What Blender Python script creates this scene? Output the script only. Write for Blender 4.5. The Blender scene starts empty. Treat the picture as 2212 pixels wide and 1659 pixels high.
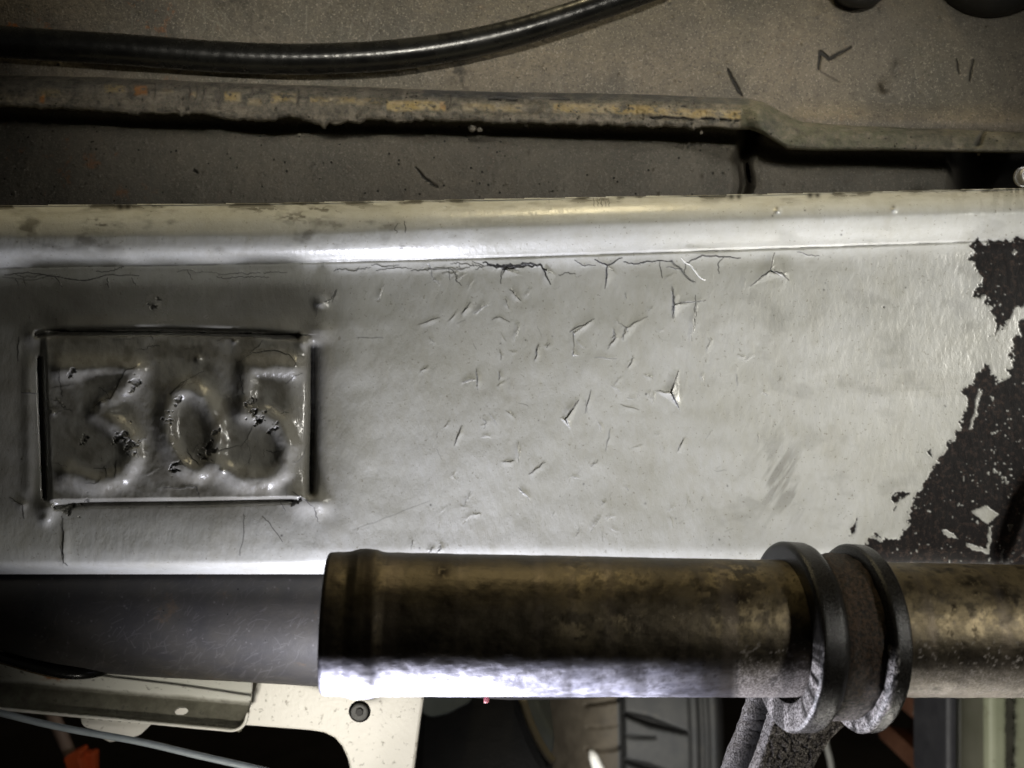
import bpy, math, random
import numpy as np
from mathutils import Vector, Matrix
random.seed(7); rng = np.random.default_rng(7)
SC = bpy.context.scene
COL = SC.collection
# ------------------------------------------------------------------ camera
D = 0.32                      # camera to rail face, metres
S = 0.36 / 2212.0             # metres per measured unit on the rail face
cam_d = bpy.data.cameras.new('camera'); cam = bpy.data.objects.new('camera', cam_d); COL.objects.link(cam)
cam.location = (0, -D, 0); cam.rotation_euler = (math.pi/2, 0, 0)
cam_d.sensor_width = 36; cam_d.lens = 36*D/0.36; cam_d.clip_start = 0.01; cam_d.clip_end = 60
cam_d.dof.use_dof = True; cam_d.dof.focus_distance = D-0.004; cam_d.dof.aperture_fstop = 16
SC.camera = cam
SC.render.resolution_x = 1024; SC.render.resolution_y = 768
def at(u, v, y):
    k = (D+y)/D
    return Vector(((u-1106)*S*k, y, (829.5-v)*S*k))
# ------------------------------------------------------------------ light
W = bpy.data.worlds.new('World'); SC.world = W; W.use_nodes = True
W.node_tree.nodes['Background'].inputs[0].default_value = (0.75, 0.72, 0.62, 1)
W.node_tree.nodes['Background'].inputs[1].default_value = 0.03
def area(name, loc, aim, sx, sy, power, col):
    l = bpy.data.lights.new(name, 'AREA'); l.shape = 'RECTANGLE'; l.size = sx; l.size_y = sy
    l.energy = power; l.color = col
    o = bpy.data.objects.new(name, l); COL.objects.link(o); o.location = loc
    o.rotation_euler = (Vector(aim)-Vector(loc)).to_track_quat('-Z', 'Y').to_euler()
    return o
area('work_lamp', (-0.066, -0.033, -0.25), (0.0, -0.085, 0.0), 0.05, 0.06, 0.72, (0.88, 0.885, 1.0)).data.spread = math.radians(108)
area('bead_fill', (0.20, -0.012, -0.33), (0.135, 0.0, 0.055), 0.10, 0.02, 0.09, (1.0, 0.96, 0.87)).data.spread = math.radians(42)  # unseen fill added to brighten the right half of the bead
area('front_fill', (0.70, -0.50, 0.10), (0.095, 0, -0.005), 0.08, 0.08, 0.136, (1.0, 0.97, 0.89)).data.spread = math.radians(25)  # invented front fill, narrow beam keeps the left end darker
area('ceiling_lamp', (0.05, 0.022, 0.42), (0.03, 0.03, 0.05), 0.16, 0.05, 0.85, (1.0, 0.84, 0.50))
area('sheet_fill', (0.02, -0.50, 0.12), (0.02, 0.05, 0.130), 0.34, 0.03, 0.074, (1.0, 0.95, 0.83)).data.spread = math.radians(17)  # added fill, beam kept to the dusty sheet
area('bracket_fill', (-0.12, -0.45, -0.42), (-0.085, 0.09, -0.142), 0.12, 0.03, 0.05, (1.0, 0.95, 0.85)).data.spread = math.radians(17)  # fill put in to lift the off-white bracket
area('background_fill', (0.10, 0.22, -0.58), (0.26, 0.9, -0.32), 0.3, 0.15, 1.5, (1.0, 0.97, 0.90)).data.spread = math.radians(110)  # added fill that brightens tyre, post and bin
SC.view_settings.view_transform = 'Standard'; SC.view_settings.look = 'None'
SC.view_settings.exposure = 0; SC.view_settings.gamma = 1
SC.render.engine = 'CYCLES'
# ------------------------------------------------------------------ helpers
def tag(o, label=None, cat=None, group=None, kind=None):
    for k, x in (('label', label), ('category', cat), ('group', group), ('kind', kind)):
        if x: o[k] = x
    return o
def thing(name, loc, label, cat, group=None):
    o = bpy.data.objects.new(name, None); COL.objects.link(o); o.location = loc
    o.empty_display_size = 0.01
    return tag(o, label, cat, group)
def mesh_obj(name, verts, faces, mat, parent=None, attrs=None, smooth=True, normals=None):
    verts = np.asarray(verts, dtype=np.float64).reshape(-1, 3)
    loc = None
    if parent is not None:
        off = np.array(parent.location); p = parent
        if parent.parent: off = off+np.array(parent.parent.location)
        verts = verts-off
    else:
        loc = verts.mean(axis=0); verts = verts-loc
    me = bpy.data.meshes.new(name)
    if isinstance(faces, np.ndarray):
        nf, k = faces.shape
        me.vertices.add(len(verts)); me.vertices.foreach_set('co', verts.astype(np.float32).ravel())
        me.loops.add(nf*k); me.loops.foreach_set('vertex_index', faces.astype(np.int32).ravel())
        me.polygons.add(nf); me.polygons.foreach_set('loop_start', np.arange(0, nf*k, k, dtype=np.int32))
        me.update(calc_edges=True)
    else:
        me.from_pydata([tuple(v) for v in verts], [], faces)
    me.polygons.foreach_set('use_smooth', [smooth]*len(me.polygons))
    for n, a in (attrs or {}).items():
        t = me.attributes.new(n, 'FLOAT', 'POINT'); t.data.foreach_set('value', np.asarray(a, dtype=np.float32).ravel())
    me.validate()
    if normals is not None:
        me.normals_split_custom_set_from_vertices(np.asarray(normals).reshape(-1, 3).tolist())
    if mat: me.materials.append(mat)
    o = bpy.data.objects.new(name, me); COL.objects.link(o)
    if parent is not None: o.parent = parent
    else: o.location = loc
    return o
def grid_faces(ny, nx, wrap=False):
    j, i = np.meshgrid(np.arange(ny-1), np.arange(nx if wrap else nx-1), indexing='ij')
    i2 = (i+1) % nx
    return np.stack([j*nx+i, (j+1)*nx+i, (j+1)*nx+i2, j*nx+i2], -1).reshape(-1, 4)
def unproj(U, V, Y):
    k = (D+Y)/D
    return np.stack([(U-1106)*S*k, Y, (829.5-V)*S*k], -1)
def grid_normals(P):
    du = np.gradient(P, axis=1); dv = np.gradient(P, axis=0)
    n = np.cross(du, dv); n /= np.linalg.norm(n, axis=-1, keepdims=True)+1e-20
    n = np.where(n[..., 1:2] > 0, -n, n)
    return n
def sub_grid(name, P, keep, mat, parent, attrs=None, N=None):
    """faces of grid P where keep (cell array) is true, as one object"""
    ny, nx = P.shape[:2]
    f = grid_faces(ny, nx)[keep.ravel()]
    ids, inv = np.unique(f, return_inverse=True)
    f2 = inv.reshape(-1, 4)
    at_ = {k: a.ravel()[ids] for k, a in (attrs or {}).items()}
    return mesh_obj(name, P.reshape(-1, 3)[ids], f2, mat, parent, at_, True,
                    None if N is None else N.reshape(-1, 3)[ids])
def vnoise(x, y, seed=0):
    xi = np.floor(x).astype(np.int64); yi = np.floor(y).astype(np.int64); fx = x-xi; fy = y-yi
    fx = fx*fx*(3-2*fx); fy = fy*fy*(3-2*fy)
    def h(a, b):
        n = (a*374761393+b*668265263+seed*974634777) & 0xffffffff
        n = ((n ^ (n >> 13))*1274126177) & 0xffffffff
        return ((n ^ (n >> 16)) & 0xffff)/65535.0
    return (h(xi, yi)*(1-fx)+h(xi+1, yi)*fx)*(1-fy)+(h(xi, yi+1)*(1-fx)+h(xi+1, yi+1)*fx)*fy
def fbm(x, y, o=4, seed=0, g=0.5):
    s = np.zeros(np.broadcast(x, y).shape); a = 1.0; t = 0
    for k in range(o):
        s += a*vnoise(x*2**k+17.3*k, y*2**k+9.1*k, seed+k); t += a; a *= g
    return s/t
def sstep(a, b, x):
    t = np.clip((x-a)/(b-a), 0, 1); return t*t*(3-2*t)
def gblur(A, s, axis=0):
    r = int(3*s)+1; k = np.exp(-0.5*(np.arange(-r, r+1)/s)**2); k /= k.sum()
    pad = [(0, 0), (0, 0)]; pad[axis] = (r, r); B = np.pad(A, pad, mode='edge'); out = np.zeros_like(A)
    n = A.shape[axis]
    for q, w in enumerate(k):
        out += w*(B[q:q+n] if axis == 0 else B[:, q:q+n])
    return out
class Field:
    """regular grid in measured units with stamping of lines and spots"""
    def __init__(s, u0, u1, v0, v1, st):
        s.u = np.arange(u0, u1+st, st, dtype=float); s.v = np.arange(v0, v1+st, st, dtype=float); s.st = st
        s.U, s.V = np.meshgrid(s.u, s.v)
    def win(s, a, b, c, d):
        i0 = max(0, int((a-s.u[0])/s.st)); i1 = min(len(s.u), int((b-s.u[0])/s.st)+2)
        j0 = max(0, int((c-s.v[0])/s.st)); j1 = min(len(s.v), int((d-s.v[0])/s.st)+2)
        return slice(j0, max(j0, j1)), slice(i0, max(i0, i1))
    def seg(s, p, q, R):
        w = s.win(min(p[0], q[0])-R, max(p[0], q[0])+R, min(p[1], q[1])-R, max(p[1], q[1])+R)
        x = s.U[w]-p[0]; y = s.V[w]-p[1]; dx = q[0]-p[0]; dy = q[1]-p[1]; L = dx*dx+dy*dy+1e-9
        t = np.clip((x*dx+y*dy)/L, 0, 1)
        return w, np.hypot(x-t*dx, y-t*dy), (x*dy-y*dx)/math.sqrt(L), t
    def line(s, A, pts, w, val=1.0, taper=True):
        n = len(pts)-1
        for k in range(n):
            W_, d, sg, t = s.seg(pts[k], pts[k+1], w*1.5+3)
            if d.size == 0: continue
            f = (k+t)/n
            ww = w*(0.35+0.65*np.sin(np.pi*np.clip(f*0.94+0.03, 0, 1))) if taper else w
            A[W_] = np.maximum(A[W_], val*np.clip(1.0-(d-ww*0.5)/max(0.9, s.st*0.75), 0, 1))
    def lift(s, A, pts, R, amt, side=1):
        for k in range(len(pts)-1):
            W_, d, sg, t = s.seg(pts[k], pts[k+1], R*2.2)
            if d.size == 0: continue
            m = (sg*side > 0)*np.exp(-(d/R)**2)*amt*np.sin(np.pi*np.clip((k+t)/(len(pts)-1), 0, 1))
            m = m*0.4; A[W_] = np.where(np.abs(m) > np.abs(A[W_]), m, A[W_])
    def dist(s, pts, R, closed=False):
        A = np.full(s.U.shape, 1e3)
        for p, q in zip(pts, pts[1:]+([pts[0]] if closed else [])):
            W_, d, sg, t = s.seg(p, q, R)
            if d.size: A[W_] = np.minimum(A[W_], d)
        return A
    def spot(s, A, u, v, r, val):
        W_ = s.win(u-3*r, u+3*r, v-3*r, v+3*r)
        A[W_] += val*np.exp(-((s.U[W_]-u)**2+(s.V[W_]-v)**2)/(r*r))
def in_poly(U, V, pts):
    c = np.zeros(U.shape, bool); n = len(pts)
    for k in range(n):
        x1, y1 = pts[k]; x2, y2 = pts[(k+1) % n]
        if y1 == y2: continue
        m = ((y1 > V) != (y2 > V)) & (U < (x2-x1)*(V-y1)/(y2-y1)+x1)
        c ^= m
    return c
def wig(pts, amp=2.0, sub=5):
    o = []
    for (a, b), (c, d) in zip(pts, pts[1:]):
        for k in range(sub):
            t = k/sub; o.append((a+(c-a)*t+random.uniform(-amp, amp)*(k > 0), b+(d-b)*t+random.uniform(-amp, amp)*(k > 0)))
    o.append(pts[-1]); return o
def smooth_path(pts, n):
    """Catmull-Rom through points"""
    P = [np.array(p, float) for p in pts]; P = [2*P[0]-P[1]]+P+[2*P[-1]-P[-2]]; out = []
    m = len(P)-3
    for k in range(n):
        f = k/(n-1)*m; i = min(int(f), m-1); t = f-i
        a, b, c, d = P[i:i+4]
        out.append(0.5*((2*b)+(-a+c)*t+(2*a-5*b+4*c-d)*t*t+(-a+3*b-3*c+d)*t**3))
    return np.array(out)
def tube(name, path, rad, mat, parent=None, nt=24, squash=1.0, attrs=None, cap=True):
    path = np.asarray(path, float); n = len(path); rad = np.broadcast_to(rad, (n,))
    T = np.gradient(path, axis=0); T /= np.linalg.norm(T, axis=1, keepdims=True)
    ref = np.array([0, 1.0, 0]); ref = ref if abs(T[0] @ ref) < 0.9 else np.array([1.0, 0, 0])
    A = np.cross(T, ref); A /= np.linalg.norm(A, axis=1, keepdims=True); B = np.cross(T, A)
    th = np.linspace(0, 2*np.pi, nt, endpoint=False)
    P = path[:, None]+rad[:, None, None]*(A[:, None]*np.cos(th)[None, :, None]+B[:, None]*squash*np.sin(th)[None, :, None])
    V = P.reshape(-1, 3); F = grid_faces(n, nt, True).tolist()
    if cap: F += [list(range(nt)), list(range((n-1)*nt, n*nt))[::-1]]
    return mesh_obj(name, V, F, mat, parent)
def extrude(name, pts, y0, y1, mat, parent=None, bevel=0.0, segs=2, smooth=False, ny=2, back_scale=True):
    """outline (u,v measured at depth y0) extruded straight back from y0 to y1"""
    f = [at(u, v, y0) for u, v in pts]; n = len(f)
    V = [p for p in f]+[Vector((p.x, y1, p.z)) for p in f]
    F = [list(range(n)), list(range(n, 2*n))[::-1]]+[[i, i+n, (i+1) % n+n, (i+1) % n] for i in range(n)]
    o = mesh_obj(name, [tuple(p) for p in V], F, mat, parent, smooth=smooth)
    if bevel:
        b = o.modifiers.new('b', 'BEVEL'); b.width = bevel; b.segments = segs; b.limit_method = 'ANGLE'
    return o
def round_poly(pts, r, n=5):
    out = []; m = len(pts)
    for i in range(m):
        p = np.array(pts[i], float); a = np.array(pts[i-1], float)-p; b = np.array(pts[(i+1) % m], float)-p
        la, lb = np.linalg.norm(a), np.linalg.norm(b); k = min(r, la*0.45, lb*0.45)
        s, e = p+a/la*k, p+b/lb*k
        for q in range(n+1):
            t = q/n; out.append(tuple((1-t)**2*s+2*t*(1-t)*p+t*t*e))
    return out
# ------------------------------------------------------------------ materials
class MT:
    def __init__(s, name):
        s.m = bpy.data.materials.new(name); s.m.use_nodes = True; s.t = s.m.node_tree
        s.b = s.t.nodes['Principled BSDF']; s.co = s.t.nodes.new('ShaderNodeTexCoord').outputs['Object']
    def lk(s, a, sock):
        if hasattr(a, 'is_linked'): s.t.links.new(a, sock)
        else:
            if isinstance(a, tuple) and len(a) == 3: a = a+(1,)
            sock.default_value = a
    def map(s, scale=(1, 1, 1), rot=(0, 0, 0)):
        n = s.t.nodes.new('ShaderNodeMapping'); n.inputs['Scale'].default_value = scale; n.inputs['Rotation'].default_value = rot
        s.t.links.new(s.co, n.inputs[0]); return n.outputs[0]
    def noise(s, scale, det=5, rough=0.6, vec=None, dist=0.0):
        n = s.t.nodes.new('ShaderNodeTexNoise'); n.inputs['Scale'].default_value = scale
        n.inputs['Detail'].default_value = det; n.inputs['Roughness'].default_value = rough; n.inputs['Distortion'].default_value = dist
        s.t.links.new(vec or s.co, n.inputs['Vector']); return n.outputs['Fac']
    def voro(s, scale, vec=None, feat='F1', out='Distance'):
        n = s.t.nodes.new('ShaderNodeTexVoronoi'); n.feature = feat; n.inputs['Scale'].default_value = scale
        s.t.links.new(vec or s.co, n.inputs['Vector']); return n.outputs[out]
    def rng(s, x, a, b, c=0.0, d=1.0):
        n = s.t.nodes.new('ShaderNodeMapRange'); s.lk(x, n.inputs[0])
        for i, q in enumerate((a, b, c, d)): s.lk(q, n.inputs[i+1])
        return n.outputs[0]
    def math(s, op, a, b=0.0):
        n = s.t.nodes.new('ShaderNodeMath'); n.operation = op; s.lk(a, n.inputs[0]); s.lk(b, n.inputs[1]); return n.outputs[0]
    def mix(s, f, a, b, mode='MIX'):
        n = s.t.nodes.new('ShaderNodeMix'); n.data_type = 'RGBA'; n.blend_type = mode
        s.lk(f, n.inputs[0]); s.lk(a, n.inputs[6]); s.lk(b, n.inputs[7]); return n.outputs[2]
    def fm(s, f, a, b):
        n = s.t.nodes.new('ShaderNodeMix'); s.lk(f, n.inputs[0]); s.lk(a, n.inputs[2]); s.lk(b, n.inputs[3]); return n.outputs[0]
    def attr(s, name):
        n = s.t.nodes.new('ShaderNodeAttribute'); n.attribute_name = name; return n.outputs['Fac']
    def bump(s, h, strength, dist, nrm=None):
        n = s.t.nodes.new('ShaderNodeBump'); n.inputs['Strength'].default_value = strength; n.inputs['Distance'].default_value = dist
        s.lk(h, n.inputs['Height'])
        if nrm is not None: s.t.links.new(nrm, n.inputs['Normal'])
        return n.outputs[0]
    def out(s, col=None, rough=None, metal=None, nrm=None, coat=None, spec=None):
        for k, x in (('Base Color', col), ('Roughness', rough), ('Metallic', metal), ('Normal', nrm), ('Coat Weight', coat), ('Specular IOR Level', spec)):
            if x is not None: s.lk(x, s.b.inputs[k])
        return s.m
def dirty(name, c1, c2, scale, r1, r2, metal=0.0, bs=0, bd=0.0005, spec=0.5, c3=None, s3=400):
    m = MT(name); n = m.noise(scale, 6, 0.65); f = m.rng(n, 0.35, 0.65)
    c = m.mix(f, c1, c2)
    if c3: c = m.mix(m.rng(m.noise(s3, 3, 0.6), 0.6, 0.7), c, c3)
    nr = m.bump(m.noise(bs or scale*6, 4, 0.6), 0.6, bd) if bd else None
    return m.out(c, m.rng(n, 0.3, 0.7, r1, r2), metal, nr, spec=spec)

def mat_rail():
    m = MT('worn_paint')
    big = m.noise(28, 5, 0.6); st = m.noise(60, 5, 0.65, m.map((0.18, 1, 1), (0, 0.02, 0)))
    dg = m.noise(90, 5, 0.6, m.map((1, 1, 0.45), (0, 0.6, 0)))
    c = m.mix(m.rng(big, 0.3, 0.7), (0.46, 0.46, 0.42), (0.56, 0.565, 0.545))
    c = m.mix(m.rng(dg, 0.52, 0.75, 0, 0.35), c, (0.36, 0.34, 0.27))
    c = m.mix(m.rng(st, 0.58, 0.78, 0, 0.4), c, (0.27, 0.25, 0.19))
    c = m.mix(m.rng(m.noise(900, 2, 0.5), 0.66, 0.72, 0, 0.5), c, (0.2, 0.18, 0.13))
    c = m.mix(m.rng(m.noise(380, 4, 0.65, m.map((1, 1, 0.6), (0, 0.7, 0))), 0.42, 0.66, 0, 0.22), c, (0.37, 0.36, 0.29))
    c = m.mix(m.attr('stain_shade'), c, (0.088, 0.080, 0.062))
    c = m.mix(m.attr('dirt'), c, (0.012, 0.011, 0.009))
    bk = m.mix(m.rng(m.noise(500, 4, 0.7), 0.5, 0.72), (0.007, 0.0055, 0.0055), (0.050, 0.033, 0.026))
    c = m.mix(m.attr('bare'), c, bk)
    ro = m.rng(m.noise(140, 4, 0.6), 0.3, 0.7, 0.27, 0.42)
    ro = m.fm(m.math('MULTIPLY', m.attr('stain_shade'), 0.9), ro, 0.19); ro = m.fm(m.attr('bare'), ro, 0.62); ro = m.fm(m.attr('dirt'), ro, 0.6)
    h = m.math('ADD', m.math('MULTIPLY', m.noise(420, 3, 0.55, m.map((1, 1, 0.5), (0, 0.7, 0))), 0.7), m.math('MULTIPLY', m.noise(1800, 2, 0.5), 0.12))
    sp = m.fm(m.attr('bare'), 0.5, 0.15)
    return m.out(c, ro, 0.0, m.bump(h, 0.6, 0.0005), spec=sp)
def mat_floor():
    m = MT('dusty_underseal')
    a = m.noise(14, 5, 0.6); b = m.noise(220, 5, 0.7); g = m.noise(1100, 3, 0.7)
    c = m.mix(m.rng(a, 0.35, 0.65), (0.080, 0.075, 0.060), (0.15, 0.128, 0.10))
    c = m.mix(m.attr('tan'), c, (0.165, 0.138, 0.103)); c = m.mix(m.rng(m.noise(38, 6, 0.7), 0.5, 0.68, 0, 0.55), c, (0.055, 0.053, 0.048)); c = m.mix(m.rng(m.noise(70, 5, 0.75, m.map((1, 1, 0.35))), 0.58, 0.72, 0, 0.5), c, (0.20, 0.175, 0.14))
    c = m.mix(m.rng(b, 0.45, 0.75, 0, 0.55), c, (0.05, 0.048, 0.043))
    c = m.mix(m.rng(g, 0.55, 0.68, 0, 0.75), c, (0.27, 0.24, 0.20)); c = m.mix(m.rng(m.noise(800, 3, 0.7), 0.56, 0.66, 0, 0.6), c, (0.035, 0.032, 0.027))
    c = m.mix(m.math('MULTIPLY', m.rng(m.noise(75, 6, 0.75), 0.60, 0.68), m.attr('rusty')), c, (0.24, 0.09, 0.025))
    c = m.mix(m.attr('scr'), c, (0.25, 0.235, 0.205)); c = m.mix(m.attr('grime_dark'), c, (0.045, 0.043, 0.036))
    pit = m.rng(m.voro(330), 0.10, 0.2, 1, 0); sel = m.rng(m.noise(120, 2), 0.52, 0.56)
    pt = m.math('MULTIPLY', m.math('MULTIPLY', pit, sel), m.attr('pits'))
    dk = m.math('MAXIMUM', m.attr('dirt'), pt)
    c = m.mix(dk, c, (0.010, 0.009, 0.008))
    h = m.math('ADD', m.math('MULTIPLY', m.noise(520, 4, 0.7), 1.0), m.math('MULTIPLY', pt, -0.7))
    return m.out(c, 0.62, 0.0, m.bump(h, 0.8, 0.0009), spec=0.35)
def mat_seam():
    m = MT('seam_sealer')
    b = m.noise(230, 6, 0.75); g = m.noise(800, 3, 0.7)
    c = m.mix(m.rng(b, 0.36, 0.66), (0.055, 0.053, 0.046), (0.21, 0.185, 0.15))
    c = m.mix(m.rng(g, 0.6, 0.75, 0, 0.6), c, (0.05, 0.045, 0.04))
    c = m.mix(m.attr('tan'), c, m.mix(m.rng(m.noise(90, 3), 0.4, 0.6), (0.38, 0.32, 0.21), (0.38, 0.28, 0.11)))
    c = m.mix(m.attr('orange'), c, (0.34, 0.15, 0.045))
    c = m.mix(m.attr('green'), c, (0.065, 0.075, 0.045))
    c = m.mix(m.attr('blue'), c, (0.045, 0.05, 0.058))
    pit = m.rng(m.voro(420), 0.12, 0.2, 1, 0); sel = m.rng(m.noise(90, 2), 0.5, 0.55)
    pt = m.math('MULTIPLY', pit, sel)
    c = m.mix(m.math('MAXIMUM', m.attr('dirt'), m.math('MULTIPLY', pt, 0.8)), c, (0.008, 0.007, 0.006))
    return m.out(c, 0.55, 0.0, m.bump(m.math('SUBTRACT', m.noise(520, 5, 0.7), m.math('MULTIPLY', pt, 0.5)), 1.0, 0.0016), spec=0.4)
def mat_pipe():
    m = MT('oily_steel')
    st = m.noise(30, 5, 0.65, m.map((1, 6, 6))); b = m.noise(130, 6, 0.7); ring = m.noise(120, 3, 0.5, m.map((1, 0.05, 0.05)))
    c = m.mix(m.rng(b, 0.35, 0.7), (0.029, 0.024, 0.017), (0.072, 0.060, 0.041))
    c = m.mix(m.rng(ring, 0.55, 0.7, 0, 0.35), c, (0.17, 0.13, 0.075))
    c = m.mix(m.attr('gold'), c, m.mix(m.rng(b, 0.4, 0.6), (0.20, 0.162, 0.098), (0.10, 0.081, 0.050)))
    c = m.mix(m.attr('steel'), c, m.mix(m.rng(st, 0.4, 0.7), (0.38, 0.38, 0.47), (0.84, 0.83, 0.95)))  # lamp light on the underside, painted as pale bluish steel
    c = m.mix(m.attr('dust_light'), c, m.mix(m.rng(m.noise(1500, 3, 0.8), 0.45, 0.6), (0.10, 0.085, 0.075), (0.34, 0.31, 0.29)))
    c = m.mix(m.attr('dirt'), c, (0.012, 0.009, 0.006))
    sc = m.noise(90, 3, 0.7, m.map((0.1, 4, 4)))
    ro = m.math('ADD', m.rng(b, 0.3, 0.7, 0.40, 0.56), m.math('MULTIPLY', m.attr('dust_light'), 0.4))
    ro = m.math('ADD', ro, m.math('MULTIPLY', m.attr('dirt'), 0.15))
    c = m.mix(m.rng(ring, 0.52, 0.68, 0, 0.45), c, (0.05, 0.045, 0.045))
    ro = m.math('ADD', ro, m.math('MULTIPLY', m.attr('gold'), 0.08))
    me = m.math('SUBTRACT', 0.95, m.math('MULTIPLY', m.attr('dust_light'), 0.95)); me = m.fm(m.math('MULTIPLY', m.attr('steel'), 0.9), me, 0.35)
    h = m.math('ADD', m.math('MULTIPLY', sc, 0.5), m.math('MULTIPLY', m.noise(700, 4, 0.7), 0.5))
    return m.out(c, ro, me, m.bump(h, 0.4, 0.0004))
def mat_cast(name, c1, c2, bd, fine=1700, rough=0.55, metal=0.2, spec=0.5, dusty=False):
    m = MT(name); g = m.noise(fine, 4, 0.8); b = m.noise(90, 5, 0.65)
    c = m.mix(m.rng(m.math('ADD', m.math('MULTIPLY', g, 0.75), m.math('MULTIPLY', b, 0.25)), 0.45, 0.62), c1, c2)
    c = m.mix(m.rng(b, 0.55, 0.75, 0, 0.6), c, tuple(x*0.6 for x in c1[:1])+tuple(x*0.5 for x in c1[1:]))
    if dusty: c = m.mix(m.attr('dust_light'), c, m.mix(m.rng(g, 0.42, 0.6), (0.05, 0.044, 0.042), (0.62, 0.59, 0.57))); c = m.mix(m.attr('dark'), c, (0.006, 0.005, 0.005))
    return m.out(c, rough, metal, m.bump(m.math('ADD', g, m.math('MULTIPLY', b, 0.8)), 0.9, bd), spec=spec)
def mat_tube():
    m = MT('scratched_grey')
    a = m.noise(40, 5, 0.6); b = m.noise(260, 5, 0.7)
    c = m.mix(m.rng(a, 0.35, 0.65), (0.042, 0.041, 0.044), (0.070, 0.065, 0.058))
    c = m.mix(m.rng(b, 0.45, 0.75, 0, 0.6), c, (0.05, 0.048, 0.047))
    c = m.mix(m.math('MULTIPLY', m.rng(m.noise(75, 5, 0.7), 0.62, 0.75), 0.5), c, (0.16, 0.10, 0.05))
    pit = m.rng(m.voro(260), 0.06, 0.12, 1, 0); sel = m.rng(m.noise(60, 2), 0.55, 0.58)
    c = m.mix(m.math('MULTIPLY', pit, sel), c, (0.008, 0.008, 0.008))
    c = m.mix(m.attr('scr'), c, (0.22, 0.21, 0.215))
    return m.out(c, m.rng(b, 0.3, 0.7, 0.5, 0.62), 0.0, m.bump(b, 0.4, 0.0004), spec=0.3)
RAIL = mat_rail(); FLOORP = mat_floor(); SEAM = mat_seam(); PIPE = mat_pipe(); TUBE = mat_tube()
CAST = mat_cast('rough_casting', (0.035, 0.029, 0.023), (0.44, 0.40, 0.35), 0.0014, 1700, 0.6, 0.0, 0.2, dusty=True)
BLACKRING = mat_cast('black_clamp', (0.006, 0.0055, 0.005), (0.016, 0.015, 0.013), 0.00015, 1500, 0.27, 0.0, 0.2, True)
TAPE = mat_cast('oily_brown', (0.006, 0.0045, 0.003), (0.052, 0.030, 0.016), 0.0008, 900, 0.6, 0.0, 0.2, True)
RUBBER = dirty('black_rubber', (0.004, 0.004, 0.004), (0.009, 0.009, 0.008), 90, 0.20, 0.34, bs=900, bd=0.00008, spec=0.4)
MATTBLACK = dirty('dull_black', (0.008, 0.008, 0.008), (0.018, 0.017, 0.016), 60, 0.5, 0.7)
WHITE = dirty('off_white_paint', (0.66, 0.64, 0.58), (0.76, 0.74, 0.68), 30, 0.35, 0.5, bs=500, bd=0.0002, c3=(0.25, 0.23, 0.19), s3=330)
def mat_channel():
    m = MT('grimy_channel_paint'); n = m.noise(60, 6, 0.65); f = m.rng(m.math('ADD', m.attr('grime_dark'), m.math('MULTIPLY', m.math('SUBTRACT', n, 0.5), 0.9)), 0.25, 0.75)
    c = m.mix(f, (0.52, 0.52, 0.47), m.mix(m.rng(m.noise(160, 4, 0.7), 0.35, 0.7), (0.085, 0.08, 0.058), (0.16, 0.155, 0.12)))
    c = m.mix(m.rng(m.noise(300, 3, 0.6), 0.62, 0.7, 0, 0.8), c, (0.06, 0.055, 0.045))
    c = m.mix(m.attr('rust'), c, (0.35, 0.15, 0.05))
    return m.out(c, 0.5, 0.0, m.bump(m.noise(500, 4, 0.6), 0.5, 0.0003))
GREYPAINT = mat_channel()
OLDGREY = dirty('old_grey', (0.22, 0.215, 0.175), (0.42, 0.42, 0.37), 26, 0.4, 0.6, bs=500, bd=0.0003, c3=(0.10, 0.09, 0.065), s3=260)
BOLTM = dirty('bolt_grey', (0.05, 0.05, 0.05), (0.09, 0.09, 0.085), 200, 0.4, 0.6)
# ------------------------------------------------------------------ setting
def box(name, p0, p1, mat, parent=None):
    (x0, y0, z0), (x1, y1, z1) = p0, p1
    V = [(x, y, z) for x in (x0, x1) for y in (y0, y1) for z in (z0, z1)]
    F = [[0, 1, 3, 2], [4, 6, 7, 5], [0, 4, 5, 1], [2, 3, 7, 6], [0, 2, 6, 4], [1, 5, 7, 3]]
    return mesh_obj(name, V, F, mat, parent, smooth=False)
FL = dirty('oily_concrete', (0.030, 0.022, 0.015), (0.055, 0.042, 0.030), 6, 0.6, 0.85, bs=60, bd=0.003)
tag(box('floor', (-3, -1.5, -0.80), (3, 2.6, -0.75), FL), kind='structure')
tag(box('back_wall', (-3, 2.6, -0.80), (3, 2.7, 2.0), dirty('dark_wall', (0.02, 0.018, 0.015), (0.035, 0.03, 0.025), 4, 0.7, 0.9, bs=40, bd=0.003)), kind='structure')
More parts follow.
